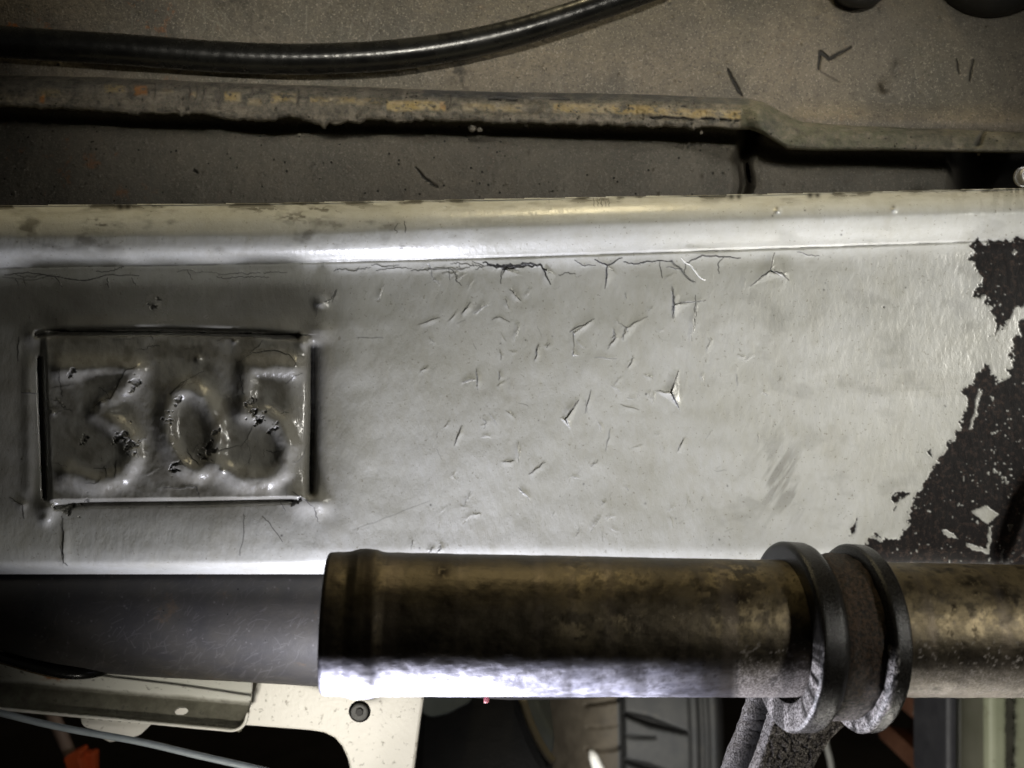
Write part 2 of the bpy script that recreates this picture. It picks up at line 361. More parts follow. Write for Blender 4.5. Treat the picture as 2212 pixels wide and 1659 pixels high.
# ------------------------------------------------------------------ the white rail
def build_rail():
    F = Field(-40, 2256, 402, 1240, 1.6); U, V = F.U, F.V
    cu = [-40, 560, 1100, 1700, 2256]
    # profile control points (v, depth mm) at each control column; same count
    prof = [
     [(446, 16), (452, 9), (478, 3), (508, 0.6), (542, 0.7), (562, 2.8), (574, 7), (580, 7.4), (588, 8.2), (604, 8.8), (640, 7.2), (700, 5.4), (800, 3.9), (1000, 2.8), (1130, 2.2), (1190, 2.2), (1228, 3.2), (1238, 17)],
     [(441, 16), (447, 9), (472, 3), (504, 0.8), (536, 1.0), (552, 3.0), (565, 7), (570, 7.3), (580, 8.2), (596, 8.6), (640, 7.2), (700, 5.8), (800, 4.4), (1000, 3.2), (1130, 2.5), (1190, 2.5), (1228, 3.4), (1238, 17)],
     [(431, 16), (437, 9), (462, 3), (490, 1.2), (520, 2.6), (540, 5), (551, 6.5), (556, 6.5), (566, 7.4), (584, 7.9), (640, 7.2), (700, 6.6), (800, 5.9), (1000, 5.5), (1130, 5.4), (1190, 5.4), (1224, 8), (1238, 18)],
     [(420, 16), (426, 9), (448, 3.5), (472, 1.8), (500, 3.6), (520, 5.8), (531, 7), (536, 7), (546, 8.0), (562, 8.6), (620, 8.0), (700, 7.4), (800, 7.2), (1000, 7.4), (1130, 7.6), (1190, 7.7), (1224, 10), (1238, 18)],
     [(407, 16), (413, 9), (434, 3.5), (456, 2.0), (482, 3.6), (502, 5.8), (512, 7), (517, 7), (526, 8), (540, 8.6), (600, 8.0), (700, 7.5), (800, 7.4), (1000, 7.7), (1130, 8.0), (1190, 8.2), (1224, 10), (1238, 18)]]
    pv = np.array([[p[0] for p in c] for c in prof], float); py = np.array([[p[1] for p in c] for c in prof], float)
    Y = np.zeros_like(U); top = np.interp(F.u, cu, pv[:, 0]); crease = np.interp(F.u, cu, pv[:, 7])
    for i, u in enumerate(F.u):
        vv = [np.interp(u, cu, pv[:, k]) for k in range(pv.shape[1])]; yy = [np.interp(u, cu, py[:, k]) for k in range(pv.shape[1])]
        Y[:, i] = np.interp(F.v, vv, yy)
    Y = gblur(Y, 5.0, 0)
    for cr, d_ in ((0, 0.5), ):
        dl = V-crease[None, :]
        Y += d_*np.exp(-(dl/3.0)**2)                       # the fold line under the top bead
    Y += (fbm(U/220, V/160, 3, 3)-0.5)*1.3+(fbm(U/60, V/50, 2, 5)-0.5)*0.22
    dirt = np.zeros_like(U); stain_shade = np.zeros_like(U); bare = np.zeros_like(U); LF = np.zeros_like(U); relief = np.zeros_like(U)
    # ---- number plate: a pillow pressed forward, with creases along its four edges
    le = 88+(V-770)*0.04; ri = 676-(V-900)*0.01; tp = 713+(U-80)*0.016; bt = 1086-(U-120)*0.012
    ins = sstep(-2, 16, U-le)*sstep(-2, 56, ri-U)*sstep(-3, 8, V-tp)*sstep(-2, 9, bt-V)
    relief -= 2.3*ins
    rampU = sstep(70, 150, U)*sstep(690, 600, U)
    relief -= 2.9*sstep(tp-78, tp-6, V)*(V < tp)*rampU*1.0+2.1*(V >= tp)*rampU*0
    def groove(pts, sg, dep, dk):
        d = F.dist(pts, sg*4+4); g = np.exp(-(d/sg)**2)
        return g*dep, np.clip(g*1.25-0.15, 0, 1)*dk
    for pts, sg, dep, dk in (([(82, 722), (130, 716), (360, 713), (560, 719), (640, 726)], 7, 3.0, 0.9),
                             ([(677, 752), (676, 900), (672, 1062)], 10, 4.2, 0.9),
                             ([(120, 1096), (200, 1089), (420, 1087), (630, 1081)], 4.4, 1.8, 0.8),
                             ([(86, 775), (90, 900), (97, 1075)], 5, 2.2, 0.75)):
        g, dk_ = groove(pts, sg, dep, dk); relief += g; dirt = np.maximum(dirt, dk_*(0.55+0.45*fbm(U/7, V/7, 2, 11)))
    relief -= 1.0*np.exp(-((U-706)/13)**2)*sstep(740, 770, V)*sstep(1075, 1050, V)*0.35
    relief -= 0.9*np.exp(-((U-62)/14)**2)*sstep(745, 800, V)*sstep(1085, 1050, V)
    for u, v, r, h in ((76, 722, 22, 2.0), (693, 655, 15, 2.0), (655, 742, 16, 1.8), (690, 712, 26, 1.6), (655, 1080, 28, 2.4), (692, 1086, 22, 2.0), (104, 1096, 22, 2.6),
                       (98, 1122, 12, 1.2), (428, 776, 8, 1.1), (113, 892, 7, 1.0), (507, 738, 6, 0.9), (218, 868, 8, 0.9), (480, 1018, 7, 0.9), (48, 1090, 10, 0.8), (335, 660, 9, 0.7)):
        F.spot(relief, u, v, r, -h)
    # ---- raised digits 3 0 5
    c1 = lambda x, y: (x*0.3094, 619.4+y*0.3094)
    c2 = lambda x, y: (353.9+x*0.3094, 619.4+y*0.3094)
    three = [c1(*p) for p in ((440, 575), (700, 565), (935, 575), (840, 720), (690, 880), (800, 960), (905, 1060), (930, 1190), (850, 1310), (700, 1365), (480, 1310))]
    zero = [c2(190+172*math.sin(a)-30*math.cos(a), 1000-285*math.cos(a)) for a in np.linspace(0, 2*math.pi, 25)]
    five = [c2(*p) for p in ((905, 560), (590, 560), (570, 720), (565, 880), (690, 880), (810, 960), (865, 1110), (830, 1260), (720, 1340), (560, 1345), (410, 1275))]
    digs = []
    for pts, sg in ((three, 23), (zero, 21), (five, 23)):
        sp = [tuple(p) for p in smooth_path(pts, 60)] if pts is zero else pts
        d = F.dist(sp, 90); hh = np.exp(-(d/sg)**2.4); hh = gblur(gblur(hh, 2.2, 0), 2.2, 1)
        digs.append(d); relief -= hh*3.2*(0.85+0.3*fbm(U/40, V/40, 2, 21))
    relief += gblur(fbm(U/26, V/26, 3, 9)-0.5, 1, 0)*0.5*ins
    # broken paint on the digits
    for u, v, r in ((155, 808, 9), (288, 833, 13), (183, 916, 7), (182, 952, 10), (262, 942, 15), (285, 960, 13), (296, 985, 7), (375, 1013, 12), (385, 866, 9), (361, 843, 6), (360, 906, 11),
                    (452, 976, 15), (463, 938, 9), (541, 812, 7), (540, 842, 7), (541, 868, 12), (545, 893, 10), (565, 902, 12), (592, 923, 10), (430, 775, 6), (655, 742, 6), (693, 652, 5), (113, 890, 5),
                    (335, 660, 11), (84, 790, 6), (150, 1095, 12), (180, 1092, 10), (640, 1080, 9), (72, 706, 6), (50, 1093, 6), (225, 995, 4), (390, 1078, 7), (530, 1085, 6), (560, 910, 9)):
        if r < 9: continue
        w = F.win(u-30, u+30, v-30, v+30)
        nn = fbm(F.U[w]/10, F.V[w]/8, 4, 31, 0.55)
        mm = np.clip((np.exp(-(((F.U[w]-u+(F.V[w]-v)*0.5)**2+((F.V[w]-v)*0.75)**2)/(r*r*1.6)))*0.75+nn*1.5-1.31)*6, 0, 1)
        dirt[w] = np.maximum(dirt[w], mm*0.8*(0.4+0.8*fbm(F.U[w]/3, F.V[w]/3, 2, 35))); relief[w] += mm*(0.8+0.4*(fbm(F.U[w]/4, F.V[w]/4, 2, 33)-0.5))
    stain_shade = np.maximum(stain_shade, ins*(0.58+0.30*sstep(0.35, 0.75, fbm(U/38, V/38, 4, 41))))  # grime film on the plate, with its shade painted in
    stain_shade = np.maximum(stain_shade, sstep(800, 660, U)*sstep(582, 630, V)*sstep(1185, 1075, V)*(0.56+0.28*fbm(U/90, V/60, 3, 47)))  # shade over the rail's left end, put into the colour
    stain_shade = np.maximum(stain_shade, np.exp(-((V-690)/30)**2)*sstep(40, 120, U)*sstep(700, 600, U)*0.45*(0.5+fbm(U/60, V/20, 3, 43)))  # shade of the ramp above the plate, painted dark
    # ---- stains along the top edge and under the bead
    te = V-top[None, :]
    stain_shade = np.maximum(stain_shade, np.exp(-np.clip(te-3, 0, 99)/9)*sstep(0.42, 0.65, fbm(U/55, V/14, 4, 51))*0.85)
    stain_shade = np.maximum(stain_shade, np.exp(-((te-55)/45)**2)*sstep(0.55, 0.78, fbm(U/60, V/30, 4, 57))*0.75*sstep(1300, 500, U))
    for u, v, a, b in ((862, 540, 46, 12), (650, 470, 60, 14), (560, 452, 60, 8), (700, 452, 50, 8), (215, 485, 30, 16)):
        stain_shade = np.maximum(stain_shade, np.exp(-(((U-u)/a)**2+((V-v)/b)**2))*sstep(0.4, 0.7, fbm(U/14, V/6, 3, 59))*0.8)
    stain_shade = np.maximum(stain_shade, sstep(0.56, 0.8, fbm((U+V*0.5)/70, (V-U*0.3)/40, 4, 61))*0.18*sstep(1300, 1700, U))
    stain_shade = np.maximum(stain_shade, np.exp(-(((U-1690)/60)**2+((V-1030)/90)**2))*sstep(0.45, 0.7, fbm((U+V*0.6)/16, (V)/60, 4, 63))*0.5)
    dl = V-crease[None, :]
    dirt = np.maximum(dirt, np.exp(-(dl/1.6)**2)*sstep(0.35, 0.6, fbm(U/40, V*0, 3, 67))*0.55)
    # ---- cracks in the paint (c4, c5, c8: measuring crops)
    c4 = lambda *p: [(707.8+x*0.48, 398.2+y*0.48) for x, y in p]
    c5 = lambda *p: [(1459.9+x*0.5068, 398.2+y*0.5068) for x, y in p]
    c8 = lambda *p: [(973.3+x*0.36, 486.6+y*0.36) for x, y in p]
    cr = []
    def crack(pts, w=1.6, val=0.85, lift=0.0, side=1, R=9, amp=1.0):
        pts = wig(pts, amp*1.7, 5); F.line(dirt, pts, w*0.55, val)
        if lift: F.lift(LF, pts, R*0.8, lift*1.3, side)
    crack(c8((195, 225), (260, 240), (330, 243), (420, 240), (480, 228), (545, 240), (575, 270)), 8, 1.0, 0.8, 1, 12, 2.2); crack(c8((220, 238), (300, 246), (420, 245), (540, 238)), 9, 1.0, 0, 1, 9, 2.5)
    crack(c8((310, 265), (420, 250), (470, 235)), 6, 1.0); crack(c8((550, 255), (570, 290), (600, 355)), 4.5, 1.0, 0.7, -1)
    crack(c8((310, 270), (300, 350)), 1.6); crack(c8((130, 215), (200, 245), (150, 265)), 2)
    crack(c8((865, 205), (940, 240), (1030, 195)), 5, 1.0, 0.7, 1); crack(c8((940, 240), (925, 380)), 2.2, 0.9, 0.5)
    crack(c8((1040, 220), (1110, 232), (1180, 215), (1330, 215)), 4, 1.0, 0.5); crack(c8((745, 210), (790, 240), (870, 240)), 2.4, 0.9, 0.4)
    crack(c8((1255, 220), (1270, 315)), 2.4); crack(c8((1295, 252), (1390, 262)), 2.4, 0.8, 0.4)
    crack(c8((1410, 230), (1460, 205), (1510, 180), (1640, 188), (1740, 196)), 4.5, 1.0, 0.6); crack(c8((1410, 235), (1402, 285)), 2)
    crack(c8((1640, 195), (1608, 225), (1610, 290)), 2.6); crack(c8((1945, 165), (1918, 270), (1800, 365)), 3.0, 0.95, 0.9, -1, 14)
    crack(c8((1918, 272), (1985, 285), (2030, 330)), 4.2, 0.95, 0.9, -1, 14); crack(c8((2080, 160), (2150, 182), (2212, 182)), 2.4, 0.8, 0.5)
    crack(c8((650, 300), (700, 285), (750, 292)), 2); crack(c8((1330, 370), (1345, 470), (1335, 560)), 2.2, 0.8, 0.8, 1, 12); crack(c8((1345, 475), (1530, 450)), 2, 0.8, 0.6)
    crack(c8((1470, 420), (1465, 520)), 1.6); crack(c8((1475, 520), (1460, 610)), 1.6); crack(c8((0, 260), (40, 300), (30, 330), (65, 360)), 2)
    for p in (((20, 530), (40, 480)), ((230, 520), (255, 450)), ((400, 390), (455, 358), (480, 440)), ((515, 400), (575, 395), (580, 440)), ((600, 585), (645, 530)), ((660, 580), (715, 545)),
              ((410, 630), (505, 600)), ((740, 610), (775, 597), (820, 620)), ((845, 705), (862, 620)), ((930, 790), (950, 720)), ((1090, 665), (1200, 605)), ((1110, 770), (1105, 660)),
              ((1290, 650), (1295, 690), (1260, 740)), ((1310, 625), (1345, 645), (1440, 595)), ((1340, 645), (1330, 700)), ((1200, 780), (1300, 785)), ((1350, 825), (1380, 780)), ((670, 830), (675, 925)),
              ((610, 890), (660, 875)), ((570, 1175), (605, 1085)), ((700, 1100), (715, 1070), (700, 1055)), ((1160, 1030), (1185, 925)), ((1320, 990), (1400, 1015)), ((1070, 1060), (1130, 970)),
              ((1070, 1060), (1088, 1090)), ((1250, 1200), (1272, 1100)), ((905, 1305), (980, 1250)), ((790, 1250), (840, 1245)), ((610, 1450), (645, 1380)), ((860, 1365), (905, 1420)), ((1185, 1560), (1230, 1495)),
              ((1480, 930), (1545, 935), (1580, 840)), ((1545, 935), (1580, 1005)), ((780, 790), (775, 745)), ((860, 1250), (858, 1160)), ((770, 880), (775, 840)), ((1185, 1270), (1215, 1240)), ((1555, 470), (1560, 600)),
              ((1640, 705), (1655, 560)), ((1580, 1200), (1600, 1140)), ((375, 1640), (385, 1600)), ((465, 1655), (468, 1635)), ((505, 1655), (510, 1625)), ((820, 475), (870, 525)), ((800, 515), (815, 560)), ((985, 735), (1000, 715))):
        crack(c4(*p), random.uniform(1.2, 2.2), random.uniform(0.45, 0.85), random.choice((0.25, 0.45, 0.7)), random.choice((1, -1)), 9)
    crack(c4((1070, 1058), (1130, 972)), 2.6, 0.9, 0.9, 1, 13); crack(c4((1545, 935), (1580, 1005)), 2.6, 0.9, 1.1, 1, 14); crack(c4((1545, 935), (1578, 840)), 2.8, 0.9, 0.9, 1, 12)
    def flake(ctr, p, q, h):                                  # a curled triangle of paint standing up at ctr
        tri = [ctr, p, q]; us_ = [t[0] for t in tri]; vs_ = [t[1] for t in tri]
        W_ = F.win(min(us_)-4, max(us_)+4, min(vs_)-4, max(vs_)+4)
        d = (p[0]-ctr[0])*(q[1]-ctr[1])-(q[0]-ctr[0])*(p[1]-ctr[1])
        x, y = F.U[W_]-ctr[0], F.V[W_]-ctr[1]
        a = (x*(q[1]-ctr[1])-y*(q[0]-ctr[0]))/d; b = (y*(p[0]-ctr[0])-x*(p[1]-ctr[1]))/d
        k = np.where((a >= 0) & (b >= 0), np.clip(1-a-b, 0, 1), 0); relief[W_] -= h*k**1.2
    for g, h in ((c4((1072, 1056), (1135, 968), (1092, 1100)), 0.75), (c4((1070, 1060), (1086, 1096), (1040, 1048)), 0.6), (c4((1547, 934), (1584, 836), (1584, 1008)), 0.5), (c4((1543, 937), (1580, 1006), (1478, 932)), 0.75),
                 (c8((1920, 270), (2040, 330), (1990, 262)), 0.9), (c8((1916, 276), (1990, 310), (1800, 366)), 0.6), (c4((1108, 668), (1205, 602), (1112, 712)), 0.4), (c4((1345, 643), (1440, 592), (1360, 690)), 0.4),
                 (c4((1560, 542), (1650, 530), (1556, 600)), 0.45), (c4((1105, 768), (1140, 770), (1100, 735)), 0.4), (c8((560, 262), (640, 300), (600, 356)), 0.6), (c8((330, 262), (440, 300), (300, 320)), 0.5), (c8((940, 245), (1010, 300), (926, 370)), 0.4)):
        flake(g[0], g[1], g[2], h)
    crack(c4((120, 1555), (260, 1500), (460, 1425)), 1.2, 0.35); crack(c4((130, 690), (250, 690)), 1.6, 0.6)
    for k in range(85):
        u = random.uniform(880, 1660); v = random.uniform(590, 1170); L = random.uniform(8, 30); a = random.gauss(1.25, 0.6)
        if random.random() < 0.3: a = random.uniform(0, 3.1)
        crack([(u, v), (u+L*math.cos(a), v-L*math.sin(a))], random.uniform(0.7, 1.4), random.uniform(0.12, 0.45), random.choice((0, 0.2, 0.35)), random.choice((1, -1)), 7)
    for k in range(15):                                       # cracks running along the fold
        u = random.uniform(0, 1020); v = np.interp(u, F.u, crease)+random.uniform(8, 26); n = random.randint(2, 5); pts = [(u, v)]
        for q in range(n): u += random.uniform(12, 34); v += random.uniform(-6, 6); pts.append((u, v))
        crack(pts, random.uniform(1.0, 2.0), random.uniform(0.5, 0.9), 0.35, -1, 7)
        if random.random() < 0.4: crack([pts[1], (pts[1][0]+random.uniform(-4, 14), pts[1][1]+random.uniform(12, 32))], 1.4, 0.7)
    for p in ([(10, 594), (60, 588), (120, 597), (180, 606), (230, 594), (300, 596)], [(118, 598), (135, 620)], [(232, 600), (235, 622)], [(285, 600), (293, 616)]): crack(p, 2.2, 0.9, 0.5, -1)
    # cracks over the plate
    for k in range(46):
        u = random.uniform(95, 655); v = random.uniform(725, 1078); pts = [(u, v)]; a = random.uniform(0, 6.28)
        for q in range(random.randint(1, 4)): a += random.uniform(-0.7, 0.7); L = random.uniform(6, 22); u += L*math.cos(a); v += L*math.sin(a); pts.append((u, v))
        crack(pts, random.uniform(0.8, 1.7), random.uniform(0.4, 0.9), random.choice((0, 0.25, 0.4)), 1, 6)
    for p in ([c1(960, 550), c1(870, 590), c1(820, 690), c1(770, 780), c1(700, 800), c1(640, 850)], [c1(800, 1010), c1(900, 1050), c1(950, 1120), c1(970, 1195)], [c1(1290, 660), c1(1190, 750)], [c1(650, 1270), c1(740, 1270), c1(740, 1330)],
              [c1(810, 1210), c1(800, 1330)], [c2(510, 530), c2(620, 460), c2(760, 445), c2(870, 470), c2(930, 550)], [c2(40, 750), c2(120, 670), c2(280, 590)], [c2(160, 1130), c2(200, 1200), c2(250, 1245)], [c2(350, 1160), c2(430, 1130), c2(520, 1110)],
              [(48, 1090), (20, 1075)], [(48, 1090), (52, 1120)], [c2(1060, 210), c2(1080, 130), c2(1170, 85), c2(1205, 20)], [c2(0, 1405), c2(130, 1410), c2(230, 1395), c2(255, 1475)], [c2(1050, 1540), c2(1075, 1640)], [c2(900, 1430), c2(1050, 1540)],
              [c1(150, 740), c1(260, 745)], [c1(130, 350), c1(125, 520)]):
        crack(p, 1.8, 0.85, 0.4, 1, 7)
    crack([(133, 1115), (138, 1150), (135, 1190), (137, 1215), (146, 1222)], 2.2, 0.85, 1.1, 1, 16)
    crack([(526, 1110), (527, 1150), (518, 1200)], 1.8, 0.7); crack([(567, 1115), (573, 1122), (585, 1135), (610, 1170)], 1.8, 0.7)
    crack([(860, 482), (852, 495), (858, 502)], 1.6, 0.7); crack([(874, 478), (875, 502)], 2, 0.8)
    for q in range(5): crack([(1282+q*8, 428), (1284+q*8, 446)], 2.2 if q == 2 else 1.2, 0.8)
    for u, v in ((1680, 455), (1932, 452)):
        F.spot(relief, u, v, 6, -0.9); F.spot(dirt, u-2, v-5, 4, 0.7)
    for k in range(70):
        u = random.uniform(0, 2200); v = random.uniform(430, 1220); F.spot(dirt, u, v, random.uniform(1.2, 2.6), random.uniform(0.3, 0.9))
    for u0 in (260, 1580, 1750):                             # chipped top edge
        F.spot(dirt, u0, np.interp(u0, F.u, top)+3, 7, 1.0); F.spot(dirt, u0+16, np.interp(u0, F.u, top)+3, 6, 1.0)
    # ---- paint gone on the right
    loss = c5((1480, 236), (1280, 240), (1252, 290), (1300, 350), (1308, 420), (1268, 460), (1330, 500), (1362, 550), (1372, 600), (1340, 635), (1392, 618), (1432, 560), (1500, 480), (1700, 300), (1700, 420), (1500, 545), (1462, 610), (1445, 680), (1430, 725), (1452, 770), (1392, 830), (1362, 848), (1350, 790), (1330, 765),
              (1285, 800), (1275, 850), (1215, 880), (1258, 912), (1215, 995), (1225, 1040), (1150, 1120), (1080, 1240), (1050, 1290), (1005, 1350), (990, 1430), (960, 1512), (830, 1512), (795, 1528), (860, 1680), (1600, 1680), (1600, 240))
    wu = (fbm(U/16, V/16, 4, 71, 0.6)-0.5)*34; wv = (fbm(U/16, V/16, 4, 77, 0.6)-0.5)*34
    ln = (fbm((U+V*0.75)/60, (V-U*0.9)/9, 3, 79)-0.5)*26           # scuffed along a diagonal
    R = U > 1780
    def mask(pts, k=1.0):
        m = in_poly(U+wu*k+ln*0.6*k, V+wv*k-ln*0.8*k, pts).astype(float); return m
    bare = np.where(R, mask(loss), 0)
    for p in (c5((1255, 1395), (1320, 1370), (1375, 1410), (1330, 1450)), c5((1130, 1470), (1160, 1475), (1200, 1510), (1160, 1505)), c5((1235, 1525), (1330, 1560), (1330, 1578), (1240, 1545)), c5((1410, 1450), (1435, 1450), (1425, 1475)), c5((1380, 1590), (1395, 1545), (1388, 1610)),
              c5((1335, 900), (1355, 905), (1345, 925)), c5((1290, 870), (1305, 880), (1265, 1040), (1255, 1040)), c5((1060, 1300), (1120, 1330), (1080, 1310)), c5((1330, 1460), (1345, 1460), (1335, 1560), (1325, 1560)), c5((1430, 290), (1455, 285), (1445, 305))):
        bare = np.where(R & (mask(p, 0.3) > 0), 0, bare)
    for p in (c5((915, 1330), (950, 1310), (1000, 1320), (960, 1345), (930, 1365)), c5((740, 1465), (770, 1425), (765, 1480), (745, 1505)), c5((918, 1385), (940, 1380), (925, 1400)), c5((1070, 1140), (1090, 1130), (1085, 1170)), c5((880, 525), (895, 520), (890, 530))):
        bare = np.maximum(bare, (mask(p, 0.35) > 0)*1.0)
    sp = (fbm(U/6, V/6, 2, 83)+0.3*fbm(U/60, V/60, 2, 84) > 1.02) & R; bare = np.where(sp & (bare > 0), 0.15, bare)
    bare = gblur(gblur(bare, 0.6, 0), 0.6, 1)
    halo = gblur(gblur(bare, 3.0, 0), 3.0, 1); stain_shade = np.maximum(stain_shade, np.clip(halo*1.7, 0, 1)*(1-bare)*sstep(0.3, 0.6, fbm(U/9, V/9, 3, 87))*0.55)
    relief += bare*0.22                                       # the paint film has thickness
    # scuffed lip on the right end of the bead
    stain_shade = np.maximum(stain_shade, sstep(1950, 2200, U)*np.exp(-np.clip(te, 0, 99)/26)*sstep(0.4, 0.6, fbm(U/7, V/26, 3, 89))*0.6)
    Y = (Y+relief-LF)*0.001
    # round ridge at the far right edge
    rd = (U-2140)*0.94+(V-1210)*0.34*1.0
    Y -= 0.005*np.exp(-((rd-42)/30)**2)*sstep(960, 1080, V)
    bare = np.maximum(bare, sstep(6, 12, rd)*sstep(1000, 1060, V)*0.9)
    P = unproj(U, V, Y); N = grid_normals(P)
    cuv = (U[:-1, :-1]+U[1:, 1:])/2, (V[:-1, :-1]+V[1:, 1:])/2
    above = cuv[1] >= top[None, :-1]-2
    cl = cuv[1] < crease[None, :-1]
    inpl = (cuv[0] > (le-4)[:-1, :-1]) & (cuv[0] < (ri+10)[:-1, :-1]) & (cuv[1] > (tp-4)[:-1, :-1]) & (cuv[1] < (bt+5)[:-1, :-1])
    lab = np.where(cl, 1, 2); lab = np.where(inpl, 3, lab)
    for k, d in enumerate(digs): lab = np.where((d[:-1, :-1] < 24), 4+k, lab)
    lab = np.where(above, lab, 0)
    root = thing('frame_rail', tuple(at(1106, 840, 0.01)), 'long off-white frame rail with cracked paint, an embossed 305 and a black bare patch', 'frame rail')
    A = {'dirt': np.clip(dirt, 0, 1), 'stain_shade': np.clip(stain_shade, 0, 1), 'bare': np.clip(bare, 0, 1)}
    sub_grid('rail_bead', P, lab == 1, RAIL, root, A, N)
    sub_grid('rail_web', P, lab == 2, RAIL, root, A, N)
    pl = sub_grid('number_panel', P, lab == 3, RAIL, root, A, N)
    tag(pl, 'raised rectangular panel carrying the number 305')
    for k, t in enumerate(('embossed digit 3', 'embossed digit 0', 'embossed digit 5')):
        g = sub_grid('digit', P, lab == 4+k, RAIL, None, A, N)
        # parent under the panel (mesh already centred on its own location)
        off = np.array(g.location); g.parent = pl; g.location = Vector(off)-root.location
        tag(g, t)
    # closed back: top and bottom walls of the box section
    n = 120; us = np.linspace(-40, 2256, n); tv = np.interp(us, cu, pv[:, 0])
    rows = []
    for v_, y_ in ((tv, np.full(n, 0.0125)), (tv+1, np.full(n, 0.06)), (np.full(n, 1205.), np.full(n, 0.06)), (np.full(n, 1236.), np.full(n, 0.0165))):
        rows.append(unproj(us, v_, y_))
    Pb = np.stack(rows, 0); z = np.zeros(Pb.shape[:2])
    sub_grid('rail_back', Pb, np.ones((3, n-1), bool), RAIL, root, {'dirt': z, 'stain_shade': z, 'bare': z})
build_rail()
# ------------------------------------------------------------------ dirty sheet above the rail
def build_sheet():
    root = thing('body_panel', tuple(at(1106, 230, 0.05)), 'dusty grey-brown underbody sheet with a sealed weld seam above the white rail', 'body panel')
    F = Field(-70, 2284, -70, 470, 2.4); U, V = F.U, F.V
    seam_b = np.interp(F.u, (-70, 0, 300, 960, 1600, 1650, 1710, 2284), (228, 232, 248, 262, 278, 300, 322, 332))
    below = V > (seam_b-14)[None, :]
    Y = np.where(below, 54, 44)+(fbm(U/260, V/200, 3, 103)-0.5)*5+(fbm(U/30, V/30, 3, 105)-0.5)*0.5
    # raised shoulder ahead of the seam on the right
    Y -= 3*np.exp(-(((V-(seam_b-62)[None, :])/28)**2))*sstep(1640, 1760, U)*(~below)
    Y += 17*np.exp(-((U-1606-(V-370)*-0.12+5*np.sin(V/17))/15)**2)*below+5*sstep(1600, 1640, U)*below  # groove shaped to stand in for a ridge's shadow
    Y += 140*sstep(2040, 2120, U)*below
    Y += 5*np.exp(-((V-(seam_b+10)[None, :])/24)**2)*below
    dirt = np.zeros_like(U); tan = np.zeros_like(U); scr = np.zeros_like(U)
    tan = np.exp(-(((V-150)/70)**2))*sstep(850, 1000, U)*sstep(1650, 1500, U)*0.75
    tan = np.maximum(tan, np.exp(-(((V-(seam_b-70)[None, :])/20)**2))*sstep(1680, 1750, U)*0.85*(~below))
    rusty = np.clip(sstep(500, 200, U)*(1-0.3*below)+0.08, 0, 1)
    pits = np.where(below, 1.0, 0.25)*sstep(1650, 1500, U)
    for k in range(330):
        if random.random() < 0.55: u, v = random.uniform(0, 900), random.uniform(-10, 190)
        else: u, v = random.uniform(300, 1250), random.uniform(290, 440)
        L = random.uniform(8, 60); a = random.choice((random.gauss(0.9, 0.3), random.gauss(-0.9, 0.4), random.gauss(1.7, 0.2)))
        F.line(scr, [(u, v), (u+L*math.cos(a), v+L*math.sin(a))], random.uniform(0.5, 1.0), random.uniform(0.12, 0.5))
    h = np.zeros_like(U)
    for p, w in (([(1768, 150), (1772, 112), (1790, 128), (1838, 102)], 7), ([(1790, 128), (1805, 122)], 6), ([(898, 362), (918, 386), (945, 404)], 4), ([(1572, 150), (1592, 190), (1602, 206)], 6), ([(420, 366), (426, 374)], 5),
                 ([(2066, 128), (2072, 160)], 2), ([(2102, 130), (2094, 175)], 2.5)):
        F.line(dirt, wig(p, 1.2, 4), w, 0.95); F.line(h, p, w, 0.8)
    F.line(tan, wig([(1770, 152), (1800, 168), (1816, 176)], 1, 3), 6, 0.5); F.line(dirt, [(1772, 154), (1800, 170), (1816, 178)], 4, 0.55)
    for u, v, a, b, q in ((990, 155, 26, 24, 0.75), (1000, 178, 14, 20, 0.7), (500, 10, 40, 20, 0.5), (560, 40, 50, 30, 0.45), (350, 100, 60, 40, 0.35), (108, 140, 14, 22, 0.6)):
        dirt = np.maximum(dirt, np.exp(-(((U-u)/a)**2+((V-v)/b)**2))*sstep(0.35, 0.6, fbm(U/12, V/12, 3, 109))*q)
    Y += h
    for k in range(520):                                     # stuck grit
        u, v = random.uniform(-20, 2230), random.uniform(-20, 440)
        dens = 1.0 if (u < 600 and v > 270) or u > 1350 else 0.35
        if random.random() < dens: F.spot(Y, u, v, random.uniform(2, 4.2), -random.uniform(0.15, 0.7))
    F.spot(Y, 1912, 188, 12, -3.2); F.spot(Y, 1935, 170, 20, -1.2); F.spot(Y, 1940, 140, 10, -1.0)
    P = unproj(U, V, Y*0.001); N = grid_normals(P)
    A = {'dirt': np.clip(dirt, 0, 1), 'tan': np.clip(tan, 0, 1), 'grime_dark': 0.55*below+0.5*sstep(1450, 2150, U)*(~below)*sstep(180, 20, V), 'scr': scr*0.7, 'rusty': rusty, 'pits': pits}  # grime below the seam; plain darkening towards the upper right
    cb = below[:-1, :-1]
    sub_grid('upper_sheet', P, ~cb, FLOORP, root, A, N); sub_grid('lower_sheet', P, cb, FLOORP, root, A, N)
    # ---- the sealed seam
    nu = 1180; us = np.linspace(-70, 2284, nu); t = np.linspace(0, 1, 44)
    top = np.interp(us, (-70, 0, 300, 600, 960, 1400, 1610, 1650, 1690, 1730, 1850, 2284), (160, 163, 172, 184, 197, 206, 213, 222, 243, 261, 270, 288))
    bot = np.interp(us, (-70, 0, 215, 300, 470, 500, 560, 640, 690, 700, 712, 800, 960, 1300, 1580, 1620, 1650, 1700, 1760, 1900, 2284), (228, 232, 240, 248, 250, 259, 262, 256, 272, 280, 270, 262, 264, 272, 280, 280, 292, 323, 326, 326, 333))
    bot += (fbm(us/8, us*0, 3, 123)-0.5)*5*sstep(1650, 1500, us)+(fbm(us/22, us*0, 3, 121)-0.5)*11*sstep(1650, 1500, us)*(0.35+0.65*sstep(200, 260, us))
    T, UU = np.meshgrid(t, us, indexing='ij')
